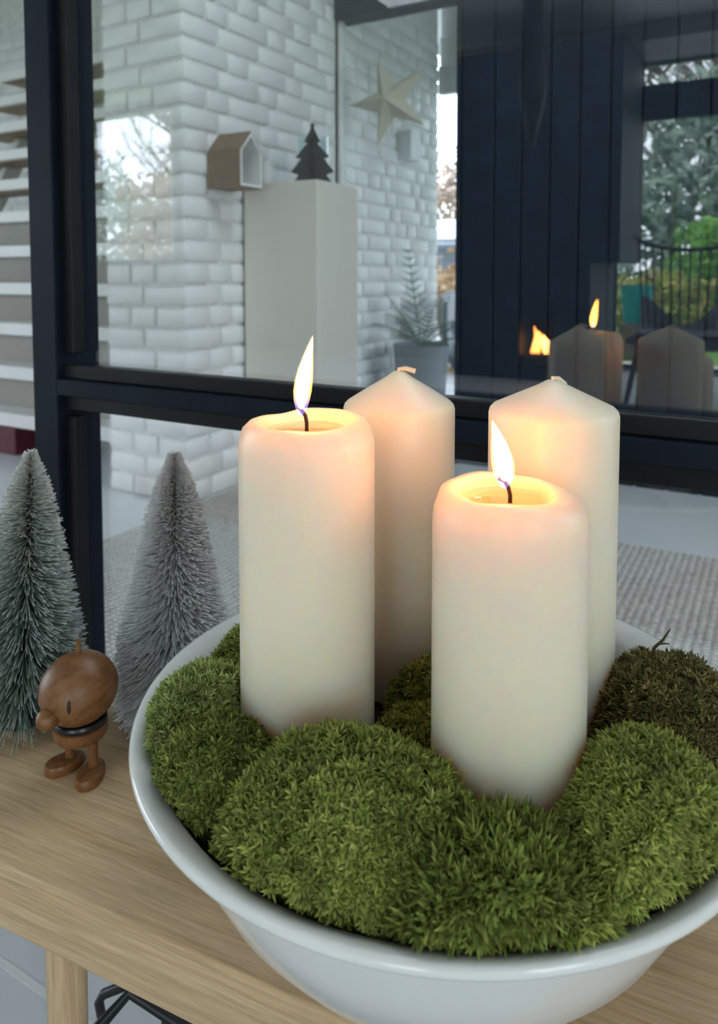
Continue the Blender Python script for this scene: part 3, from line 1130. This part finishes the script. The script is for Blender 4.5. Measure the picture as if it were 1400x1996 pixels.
wire('top_rim', [(bxa, bya, btop), (bxb, bya, btop), (bxb, byb, btop), (bxa, byb, btop), (bxa, bya, btop)], 0.0058)
wire('base_rim', [(bxa, bya, 0.006), (bxb, bya, 0.006), (bxb, byb, 0.006), (bxa, byb, 0.006), (bxa, bya, 0.006)], 0.005)
for k in range(1, 9):
    xx = bxa + (bxb - bxa) * k / 9
    wire('upright', [(xx, bya, btop), (xx, bya, 0.006)], 0.0020)
    wire('upright', [(xx, byb, btop), (xx, byb, 0.006)], 0.0020)
for k in range(1, 9):
    wire('base_wire', [(bxa + (bxb - bxa) * k / 9, bya, 0.006), (bxa + (bxb - bxa) * k / 9, byb, 0.006)], 0.0016)
wire('handle', [(bxa, byb + 0.004, btop + 0.006), (bxa - 0.012, byb, btop - 0.002), (bxa - 0.029, byb - 0.006, btop - 0.012), (bxa - 0.033, byb - 0.008, btop - 0.020), (bxa - 0.024, byb - 0.010, btop - 0.042), (bxa - 0.006, byb - 0.012, btop - 0.062), (bxa, byb - 0.004, btop - 0.07)], 0.0042)

# ------------------------------------------------------------------ bowl
BC = (-0.176, 0.409, BT)
prof = [(0.0005, 0.0), (0.080, 0.0), (0.088, 0.002), (0.100, 0.008), (0.120, 0.026), (0.139, 0.051), (0.153, 0.078), (0.1615, 0.100), (0.1655, 0.1105),
        (0.1715, 0.1135), (0.1770, 0.1150), (0.1800, 0.1175), (0.1808, 0.1200), (0.1798, 0.1222), (0.1775, 0.1228), (0.1725, 0.1205), (0.1660, 0.1165), (0.1625, 0.1115), (0.1590, 0.1020), (0.1500, 0.078), (0.136, 0.053), (0.117, 0.029), (0.098, 0.011), (0.08, 0.005), (0.0005, 0.005)]
bowl = thing('bowl', 'large white enamel bowl with rolled rim on the oak bench', 'bowl', BC)
split = 8
outer = prof[:]
MB().lathe(outer, BC, 128).build('basin', 'enamel', bowl, smooth=True)
so = MB().lathe([(0.0005, 0.09), (0.10, 0.094), (0.150, 0.095), (0.1555, 0.0975), (0.153, 0.085), (0.14, 0.07), (0.0005, 0.07)], BC, 64).build('soil', 'soil', None, BC, smooth=True)
tag(so, 'dark soil under the moss in the white bowl', 'soil', kind='stuff')

# ------------------------------------------------------------------ candles
CR = 0.0385
CB = BT + 0.0965


def candle_profile_lit(top, lip, pool, hollow):
    h = top - CB
    return [(0.0005, 0.0), (CR - 0.002, 0.0), (CR, 0.002), (CR, h * 0.5), (CR, h - 0.016), (CR - 0.0006, h - 0.010), (CR - 0.0025, h - 0.0045), (CR - 0.006, h - 0.0010), (CR - lip, h), (CR - lip - 0.003, h - 0.0012),
            (pool, h - hollow * 0.7), (pool - 0.003, h - hollow), (pool * 0.5, h - hollow - 0.0006), (0.0005, h - hollow - 0.0008)]


def lit_candle(cx_, cy_, top, label, lean, flame_h, flame_w, tilt, lip, pool, hollow, wick_pts, group, off=(0, 0)):
    root = thing('candle', label, 'candle', (cx_, cy_, CB), group)
    prof_ = candle_profile_lit(top, lip, pool, hollow)
    mB = MB().lathe(prof_, (cx_, cy_, CB), 96)
    h = top - CB
    rr_ = random.Random(int(top * 1e5))
    ph = [rr_.uniform(0, 6.28) for _ in range(5)]
    vv = []
    for p in mB.v:
        dx, dy, dz = p[0] - cx_, p[1] - cy_, p[2] - CB
        r_ = math.hypot(dx, dy)
        a = math.atan2(dy, dx)
        k = max(0.0, (dz - (h - 0.03)) / 0.03)
        k = k * k
        wob = 0.0012 * math.sin(2 * a + ph[0]) + 0.0007 * math.sin(3 * a + ph[1]) + 0.0004 * math.sin(7 * a + ph[2])
        edge = min(1.0, r_ / CR)
        dz2 = dz + k * edge ** 2 * (wob + tilt[0] * dx + tilt[1] * dy)
        if 0.010 < r_ < CR * 0.86 and dz > h - 0.02:
            s = 1 + 0.06 * math.sin(2 * a + ph[3]) + 0.035 * math.sin(5 * a + ph[4])
            dx, dy = dx * s + off[0], dy * s + off[1]
        vv.append((cx_ + dx, cy_ + dy, CB + dz2))
    mB.v = vv
    body = mB.build('wax_body', 'wax', root, smooth=True)
    # melted pool
    hz = top - hollow - 0.0002
    MB().lathe([(0.0005, 0.0), (pool * 0.93, 0.0), (pool * 0.97, 0.0006), (pool * 0.93, 0.0009), (0.0005, 0.0009)], (cx_ + off[0], cy_ + off[1], hz), 48).build('melt_pool', 'melted_wax', root, smooth=True)
    w0 = Vector((cx_, cy_, hz - 0.002))
    pts = [w0] + [w0 + Vector(q) for q in wick_pts]
    wk = MB().tube(pts, [0.0011] * (len(pts) - 1) + [0.0016], 8).build('wick', 'wick', root, smooth=True)
    # flame: outer mantle and bright core, both see-through gas
    base = pts[-2]
    for nm, sc, mat_, fh, z_off in (('flame', 1.0, 'flame_outer', flame_h, -0.004), ('flame_core', 0.80, 'flame_inner', flame_h * 0.90, -0.0005)):
        pr = [(0.0004, 0), (0.32, 0.03), (0.60, 0.10), (0.86, 0.20), (1.0, 0.32), (0.97, 0.45), (0.80, 0.60), (0.56, 0.74), (0.32, 0.87), (0.12, 0.96), (0.01, 1.0)]
        v_, f_ = [], []
        n_s = 20
        for r_, t in pr:
            cxx = base.x + lean[0] * t ** 1.3 + lean[2] * math.sin(t * math.pi)
            cyy = base.y + lean[1] * t ** 1.3 + lean[3] * math.sin(t * math.pi)
            for q in range(n_s):
                a = 2 * math.pi * q / n_s
                v_.append((cxx + r_ * flame_w * sc * math.cos(a), cyy + r_ * flame_w * sc * math.sin(a), base.z + z_off + t * fh))
        for i_ in range(len(pr) - 1):
            for q in range(n_s):
                q2 = (q + 1) % n_s
                f_.append((i_ * n_s + q, i_ * n_s + q2, (i_ + 1) * n_s + q2, (i_ + 1) * n_s + q))
        m_name = mat_ + '_' + str(round(top, 3))
        z0_ = base.z + z_off - CB
        if mat_ == 'flame_outer':
            flame_mat(m_name, [(0.0, (0.05, 0.10, 0.5)), (0.14, (0.25, 0.15, 0.35)), (0.3, (1.0, 0.45, 0.10)), (1.0, (1.0, 0.42, 0.08))], z0_, z0_ + fh, 1.1)
        else:
            flame_mat(m_name, [(0.0, (0.30, 0.08, 0.02)), (0.12, (0.8, 0.30, 0.06)), (0.28, (1.0, 0.27, 0.03)), (1.0, (1.0, 0.25, 0.028))], z0_, z0_ + fh, FLAME)
        mk(nm, v_, f_, m_name, root, smooth=True)
    return root


FLAME = 32.0
CAND = 'four white pillar candles in the bowl'
lit_candle(-0.232, 0.350, 0.6985, 'tall lit white pillar candle on the left of the moss bowl', (0.006, 0.003, -0.001, 0), 0.046, 0.0052, (-0.02, 0.03), 0.009, 0.024, 0.006,
           [(0, 0, 0.006), (-0.0008, 0, 0.010), (-0.003, -0.001, 0.0135), (-0.0050, -0.001, 0.0150)], CAND)
lit_candle(-0.115, 0.356, 0.6735, 'lit white pillar candle in the front burnt lowest', (-0.006, -0.002, 0.001, 0), 0.034, 0.0056, (-0.018, -0.012), 0.011, 0.0245, 0.006,
           [(0, 0, 0.005), (-0.001, 0, 0.009), (-0.003, 0, 0.012), (-0.0058, -0.001, 0.0135)], CAND, (-0.0028, -0.0013))


def new_candle(cx_, cy_, sh, apex, label, wick_dir):
    root = thing('candle', label, 'candle', (cx_, cy_, CB), CAND)
    h = sh - CB
    k = apex - sh
    pr = [(0.0005, 0), (CR - 0.002, 0.0), (CR, 0.002), (CR, h * 0.5), (CR, h - 0.003), (CR - 0.0008, h - 0.0003), (CR - 0.0028, h + 0.0018), (CR * 0.6, h + k * 0.44), (CR * 0.25, h + k * 0.80), (0.004, h + k * 0.985), (0.0005, h + k)]
    MB().lathe(pr, (cx_, cy_, CB), 96).build('wax_body', 'wax', root, smooth=True)
    p0 = Vector((cx_, cy_, apex - 0.003))
    d = Vector(wick_dir)
    MB().tube([p0, p0 + Vector((0, 0, 0.0042)), p0 + Vector((0, 0, 0.0052)) + d * 0.4, p0 + Vector((0, 0, 0.0040)) + d], 0.0017, 8).build('wick', 'wick_new', root, smooth='auto')
    return root


new_candle(-0.229, 0.461, 0.691, 0.7135, 'unlit white pillar candle at the back left with bent new wick', (0.0105, 0.004, -0.001))
new_candle(-0.119, 0.449, 0.699, 0.7165, 'unlit white pillar candle at the back right with pointed top', (0.006, 0.004, -0.004))

# ------------------------------------------------------------------ moss
GREENS = {
    'fresh': [(0.24, 0.31, 0.075), (0.30, 0.36, 0.11), (0.17, 0.24, 0.05)],
    'pale': [(0.27, 0.36, 0.13), (0.32, 0.41, 0.17), (0.20, 0.29, 0.085)],
    'deep': [(0.17, 0.235, 0.055), (0.22, 0.29, 0.08), (0.12, 0.175, 0.035)],
    'olive': [(0.20, 0.215, 0.035), (0.26, 0.27, 0.05), (0.13, 0.15, 0.02)],
    'brown': [(0.15, 0.145, 0.055), (0.20, 0.18, 0.075), (0.10, 0.10, 0.03)],
}


def dome_point(c, rad, rot, ztop, zb, u, vphi, seed):
    """u: azimuth array, vphi: 0 at the top .. 1 at the base"""
    e = 1 + 0.05 * np.sin(2 * u + seed) + 0.04 * np.sin(3 * u + seed * 1.7) + 0.02 * np.sin(7 * u + seed)
    th_ = vphi * (math.pi / 2) * 1.06
    rr_ = np.sin(np.minimum(th_, math.pi / 2)) ** 0.92 * e
    z = zb + (ztop - zb) * np.cos(th_) ** 0.85 if False else zb + (ztop - zb) * np.sign(np.cos(th_)) * np.abs(np.cos(th_)) ** 0.85
    x = rr_ * np.cos(u) * rad[0]
    y = rr_ * np.sin(u) * rad[1]
    ca, sa = math.cos(rot), math.sin(rot)
    X, Y = c[0] + x * ca - y * sa, c[1] + x * sa + y * ca
    z = z + 0.0016 * np.sin(X * 210 + seed) * np.sin(Y * 190 + 2 * seed)
    # stay inside the bowl's rim
    dx, dy = X - BC[0], Y - BC[1]
    d = np.hypot(dx, dy)
    lim = np.interp(z - BT, [0.05, 0.078, 0.092, 0.102, 0.1115, 0.1165, 0.1205, 0.124], [0.128, 0.1465, 0.1515, 0.1555, 0.159, 0.1625, 0.1655, 0.1675])
    s = np.where(d > lim, lim / np.maximum(d, 1e-6), 1.0)
    # stay out of the candles
    X, Y = BC[0] + dx * s, BC[1] + dy * s
    for (kx, ky) in ((-0.232, 0.350), (-0.115, 0.356), (-0.229, 0.461), (-0.119, 0.449)):
        dx, dy = X - kx, Y - ky
        d = np.hypot(dx, dy)
        s = np.where(d < CR + 0.0008, (CR + 0.0008) / np.maximum(d, 1e-6), 1.0)
        X, Y = kx + dx * s, ky + dy * s
    return np.stack([X, Y, z], -1)


def moss(label, c, rad, rot, ztop, tone, seed, n_tuft, tuft=0.0042, feather=0.0, leaves=9):
    zb = BT + 0.098
    root = thing('moss_cushion', label, 'moss', (c[0], c[1], zb), 'moss cushions in the bowl')
    nu, nv = 48, 16
    uu = np.linspace(0, 2 * math.pi, nu, endpoint=False)
    vv = np.linspace(0, 1, nv + 1)
    P = np.concatenate([dome_point(c, rad, rot, ztop - 0.003, zb, uu, np.full(nu, max(w, 1e-3)), seed) for w in vv])
    faces = []
    for i in range(nv):
        for k in range(nu):
            k2 = (k + 1) % nu
            faces.append((i * nu + k, (i + 1) * nu + k, (i + 1) * nu + k2, i * nu + k2))
    faces.append(tuple(range(nu)))
    cols = np.array(GREENS[tone]) * np.array([1.06, 0.95, 0.72])
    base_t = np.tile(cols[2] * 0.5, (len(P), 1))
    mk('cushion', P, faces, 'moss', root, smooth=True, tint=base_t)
    # tufts: little stars of pointed leaves
    g = np.random.default_rng(seed)
    n = n_tuft
    u = g.random(n) * 2 * math.pi
    w = np.arccos(1 - g.random(n) * 1.0) / (math.pi / 2)
    w = np.clip(w, 0.001, 0.99)
    p = dome_point(c, rad, rot, ztop - 0.003, zb, u, w, seed)
    e1 = dome_point(c, rad, rot, ztop - 0.003, zb, u + 0.03, w, seed) - dome_point(c, rad, rot, ztop - 0.003, zb, u - 0.03, w, seed)
    e2 = dome_point(c, rad, rot, ztop - 0.003, zb, u, np.clip(w + 0.02, 0.001, 1), seed) - dome_point(c, rad, rot, ztop - 0.003, zb, u, np.clip(w - 0.02, 0.001, 1), seed)
    nrm = np.cross(e2, e1)
    ln = np.linalg.norm(nrm, axis=1)
    ok = (ln > 1e-12) & (p[:, 2] > BT + 0.105 + 0.005 * (np.hypot(p[:, 0] - BC[0], p[:, 1] - BC[1]) > 0.145))
    p, nrm, ln = p[ok], nrm[ok], ln[ok]
    n = len(p)
    nrm = nrm / ln[:, None]
    flip = nrm[:, 2] < -0.3
    nrm[flip] *= -1
    axis = nrm + g.normal(size=(n, 3)) * 0.28 + np.array([0, 0, 0.25])
    axis /= np.linalg.norm(axis, axis=1)[:, None]
    t1 = np.cross(axis, np.array([0.3, 0.9, 0.1]))
    t1 /= np.linalg.norm(t1, axis=1)[:, None]
    t2 = np.cross(axis, t1)
    size = tuft * (0.7 + 0.6 * g.random(n))
    rootp = p - axis * (size * 0.4)[:, None]
    top = p + axis * (size * (0.55 + feather))[:, None]
    V, T = [], []
    tone_i = cols[g.integers(0, len(cols), n)] * (0.62 + 0.75 * g.random(n) ** 1.3)[:, None]
    # broad patches of lighter growth
    patch = 0.5 + 0.5 * np.sin(p[:, 0] * 95 + seed) * np.sin(p[:, 1] * 80 + seed * 2)
    tone_i = tone_i * (0.85 + 0.3 * patch)[:, None]
    for k in range(leaves):
        a = 2 * math.pi * k / leaves + g.random(n) * 0.9
        radial = t1 * np.cos(a)[:, None] + t2 * np.sin(a)[:, None]
        lift = (0.25 + 0.75 * g.random(n))[:, None]
        s = (size * (0.75 + 0.5 * g.random(n)))[:, None]
        h0 = (0.25 + 0.75 * g.random(n))[:, None]
        st_ = rootp + (top - rootp) * h0
        tip = st_ + radial * s * 0.85 + axis * s * lift * (0.7 + feather)
        side = np.cross(radial, axis) * s * 0.13
        mid = st_ + radial * s * 0.45 + axis * s * lift * 0.28
        V.append(np.stack([st_, mid + side, tip, mid - side], 1))
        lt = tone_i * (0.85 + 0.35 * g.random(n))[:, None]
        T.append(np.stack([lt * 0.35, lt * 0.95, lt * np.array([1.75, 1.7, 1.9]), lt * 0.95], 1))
    V = np.concatenate(V).reshape(-1, 3)
    T = np.concatenate(T).reshape(-1, 3)
    dx, dy = V[:, 0] - BC[0], V[:, 1] - BC[1]
    dd = np.hypot(dx, dy)
    lim = np.interp(V[:, 2] - BT, [0.05, 0.078, 0.102, 0.1115, 0.1165, 0.1205, 0.124], [0.130, 0.1485, 0.1575, 0.161, 0.1645, 0.1715, 0.190])
    k_ = np.where(dd > lim, lim / np.maximum(dd, 1e-6), 1.0)
    V[:, 0], V[:, 1] = BC[0] + dx * k_, BC[1] + dy * k_
    F = np.arange(len(V)).reshape(-1, 4)
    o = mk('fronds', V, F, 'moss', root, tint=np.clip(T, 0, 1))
    o['kind'] = 'stuff'
    return root


moss('big round bright green moss cushion at the front of the bowl', (-0.165, 0.289), (0.064, 0.050), R(4), 0.563, 'fresh', 1, 5200)
moss('small dark green moss cushion at the left edge below the tall candle', (-0.247, 0.290), (0.033, 0.032), R(20), 0.549, 'deep', 2, 1900)
moss('pale green moss cushion along the left rim of the bowl', (-0.288, 0.322), (0.030, 0.040), R(-10), 0.551, 'pale', 3, 2300)
moss('moss cushion behind the tall lit candle at the left rim', (-0.298, 0.388), (0.030, 0.040), R(0), 0.548, 'fresh', 4, 1500)
moss('olive moss clump between the candles nearest the front', (-0.168, 0.372), (0.034, 0.026), R(10), 0.536, 'olive', 5, 1600, 0.0036)
moss('olive moss clump between the candles further back', (-0.176, 0.418), (0.034, 0.026), R(10), 0.541, 'olive', 6, 1500, 0.0036)
moss('feathery moss clump in front of the lowest lit candle', (-0.094, 0.284), (0.044, 0.044), R(15), 0.549, 'deep', 7, 3000, 0.0052, 0.35)
moss('small frilly moss tuft at the front rim right of the feathery clump', (-0.058, 0.281), (0.018, 0.020), R(0), 0.531, 'fresh', 8, 600, 0.0056, 0.3)
moss('large domed moss cushion at the right side of the bowl', (-0.043, 0.343), (0.043, 0.062), R(12), 0.567, 'fresh', 9, 4200)
moss('brownish moss cushion behind the right candles', (-0.048, 0.447), (0.048, 0.048), R(0), 0.560, 'brown', 10, 3000, 0.0040)
moss('low moss cushion at the far rim behind the unlit candles', (-0.178, 0.528), (0.075, 0.034), R(0), 0.536, 'deep', 11, 1600)

tw = tag(MB().tube([(-0.062, 0.452, 0.553), (-0.058, 0.448, 0.566), (-0.0535, 0.447, 0.572), (-0.050, 0.447, 0.579)], [0.0012, 0.001, 0.0007, 0.0004], 6).tube([(-0.056, 0.4475, 0.569), (-0.050, 0.446, 0.571)], [0.0008, 0.0003], 5).build('twig', 'twig', None, (-0.062, 0.452, 0.553)), 'tiny twig sticking out of the brownish moss', 'twig')

# ------------------------------------------------------------------ bottle brush trees
def brush_tree(label, base, top, prof_r, n, cols, seed, wire_r=0.0016, tip_white=0.6, thick=0.00033):
    root = thing('bottle_brush_tree', label, 'tree ornament', tuple(base), 'bottle brush trees on the bench')
    b0, t0 = Vector(base), Vector(top)
    H_ = (t0 - b0)
    MB().lathe([(0.0005, 0.0), (0.0185, 0.0), (0.0195, 0.002), (0.0190, 0.0075), (0.016, 0.0095), (0.004, 0.0105), (0.0005, 0.0105)], tuple(b0), 32).build('foot', 'tree_base', root, smooth='auto')
    # two twisted wires
    for s in (0, math.pi):
        pts = []
        for i in range(60):
            t = 0.035 + 0.955 * i / 59
            a = t * 60 + s
            pts.append(b0 + H_ * t + Vector((math.cos(a), math.sin(a), 0)) * 0.0009)
        MB().tube(pts, 0.0008, 5).build('wire', 'wire_black', root)
    g = np.random.default_rng(seed)
    t = 0.075 + 0.925 * g.random(n) ** 0.95
    az = g.random(n) * 2 * math.pi
    rad = np.interp(t, [q[0] for q in prof_r], [q[1] for q in prof_r]) * (0.90 + 0.14 * g.random(n))
    Hn = np.array(H_)
    p0 = np.array(b0) + Hn * t[:, None]
    d = np.stack([np.cos(az), np.sin(az), np.zeros(n)], -1)
    rise = np.interp(t, [0.07, 0.2, 0.7, 1.0], [-0.28, -0.05, 0.18, 0.55]) + g.normal(size=n) * 0.09
    p2 = p0 + d * rad[:, None] + np.array([0, 0, 1.0]) * (rad * rise)[:, None]
    sag = g.normal(size=(n, 3)) * 0.025 * rad[:, None]
    p1 = p0 + (p2 - p0) * 0.5 + sag + np.array([0, 0, 1.0]) * (rad * 0.04)[:, None]
    pt = p1 + (p2 - p1) * 0.62
    V, T = [], []
    root_c, mid_c, tip_c = (np.array(q)[None] for q in cols)
    snow = np.clip(g.normal(tip_white, 0.25, n), 0, 1) * np.interp(t, [0.0, 0.35, 0.75, 1.0], [0.6, 0.8, 1.0, 1.3])
    snow = np.clip(snow, 0, 1)[:, None]
    frost = snow * np.interp(t, [0.0, 0.5, 1.0], [0.12, 0.30, 0.9])[:, None]
    ax = np.cross(d, np.array([0, 0, 1.0]))
    c_mid = mid_c * (1 - frost) + tip_c * frost
    for pp_, k, cc in ((p0, 0.9, np.tile(root_c, (n, 1))), (p1, 1.0, c_mid), (pt, 1.05, c_mid * (1 - 0.35 * snow) + tip_c * 0.35 * snow), (p2, 1.5, mid_c * (1 - snow) + tip_c * snow)):
        for j in range(3):
            a = 2 * math.pi * j / 3
            V.append(pp_ + ax * (math.cos(a) * thick * k) + np.array([0, 0, 1.0]) * (math.sin(a) * thick * k))
            T.append(cc)
    V = np.stack(V, 1).reshape(-1, 3)
    T = np.stack(T, 1).reshape(-1, 3)
    F = []
    idx = np.arange(n) * 12
    for s in range(3):
        for j in range(3):
            j2 = (j + 1) % 3
            F.append(np.stack([idx + s * 3 + j, idx + s * 3 + j2, idx + s * 3 + 3 + j2, idx + s * 3 + 3 + j], 1))
    F.append(np.stack([idx + 9, idx + 10, idx + 11, idx + 11], 1)[:0])
    F = np.concatenate(F)
    o = mk('bristles', V, F, 'bristle', root, tint=np.clip(T, 0, 1))
    o['kind'] = 'stuff'
    return root


PR = [(0.07, 0.050), (0.15, 0.053), (0.30, 0.0485), (0.45, 0.040), (0.60, 0.0325), (0.75, 0.0245), (0.88, 0.0155), (0.95, 0.0085), (1.0, 0.005)]
brush_tree('snow-dusted dark green bottle brush tree behind the wooden figure', (-0.556, 0.398, BT), (-0.553, 0.410, 0.628), PR, 5600,
           ((0.006, 0.02, 0.015), (0.05, 0.15, 0.11), (0.92, 0.92, 0.86)), 41, tip_white=0.82)
brush_tree('pale frosted grey bottle brush tree beside the bowl', (-0.450, 0.470, BT), (-0.452, 0.476, 0.625), PR, 9500,
           ((0.62, 0.65, 0.66), (0.84, 0.87, 0.88), (0.92, 0.92, 0.90)), 42, tip_white=0.5, thick=0.00038)

# ------------------------------------------------------------------ wooden figure (plain turned-wood peg figure)
FZ = BT
fig = thing('wooden_figure', 'small brown turned-wood figure with round head standing on the bench', 'figurine', (-0.457, 0.376, FZ))
fdir = Vector((0.04, -1.0, 0)).normalized()
fsd = Vector((-fdir.y, fdir.x, 0))
f_c = Vector((-0.457, 0.376, FZ))


def P3(a, s, z):
    return f_c + fdir * a + fsd * s + Vector((0, 0, z))


RM = Matrix((fdir, fsd, Vector((0, 0, 1)))).transposed()
for s in (-1, 1):
    ft = MB()
    v, f = [], []
    n_ = 28
    for zz, k in ((0.0, 0.94), (0.0015, 1.0), (0.0055, 1.0), (0.0075, 0.93), (0.0082, 0.75)):
        for q in range(n_):
            a = 2 * math.pi * q / n_
            wv_ = 0.0095 * (1 + 0.12 * math.cos(a))
            la_, sa_ = 0.004 + 0.0155 * k * math.cos(a), wv_ * k * math.sin(a)
            yw = R(-20) if s < 0 else R(20)
            v.append(P3(la_ * math.cos(yw) - sa_ * math.sin(yw), s * 0.0125 + la_ * math.sin(yw) + sa_ * math.cos(yw), zz))
    for i in range(4):
        for q in range(n_):
            q2 = (q + 1) % n_
            f.append((i * n_ + q, i * n_ + q2, (i + 1) * n_ + q2, (i + 1) * n_ + q))
    f += [tuple(range(n_ - 1, -1, -1)), tuple(4 * n_ + q for q in range(n_))]
    ft.add(v, f).build('foot', 'teak', fig, smooth='auto')
    MB().tube([P3(0.0, s * 0.0125, 0.0075), P3(0.0, s * 0.0125, 0.0285)], 0.0036, 14).build('leg', 'teak', fig, smooth='auto')
bc_ = P3(0, 0, 0.0)
MB().lathe([(0.0005, 0.0265), (0.0145, 0.0268), (0.0185, 0.0295), (0.0200, 0.0335), (0.0200, 0.0385), (0.0185, 0.0392), (0.0005, 0.0392)], tuple(bc_), 40).build('body', 'teak', fig, smooth='auto')
MB().lathe([(0.0005, 0.0392), (0.0186, 0.0392), (0.0196, 0.0405), (0.0196, 0.0425), (0.0186, 0.0440), (0.0005, 0.0440)], tuple(bc_), 40).build('neck_band', 'band_black', fig, smooth='auto')
hc = P3(0.001, 0, 0.0665)
hm = MB().ellipsoid(tuple(hc), (0.0292, 0.0282, 0.0262), 48, 28, RM)
hm.v = [(p[0], p[1], max(p[2], FZ + 0.0440)) for p in hm.v]
head = hm.build('head', 'teak', fig, smooth='auto')
MB().ellipsoid(tuple(P3(0.0300, 0, 0.0575)), (0.0085, 0.0080, 0.0078), 24, 14, RM).build('nose', 'teak', head, smooth=True)
for s in (-1, 1):
    a = R(34) * s
    d = fdir * math.cos(a) + fsd * math.sin(a)
    MB().ellipsoid(tuple(hc + d * 0.0283 + Vector((0, 0, 0.001))), (0.0014, 0.0014, 0.0050), 14, 10, Matrix((d, Vector((-d.y, d.x, 0)), Vector((0, 0, 1)))).transposed()).build('eye', 'eye_dark', head, smooth=True)
MB().tube([tuple(hc + Vector((0, 0, 0.0250))), tuple(hc + Vector((0, 0, 0.0372)) - fdir * 0.0006)], [0.0021, 0.0018], 12).build('stem', 'teak', head, smooth='auto')
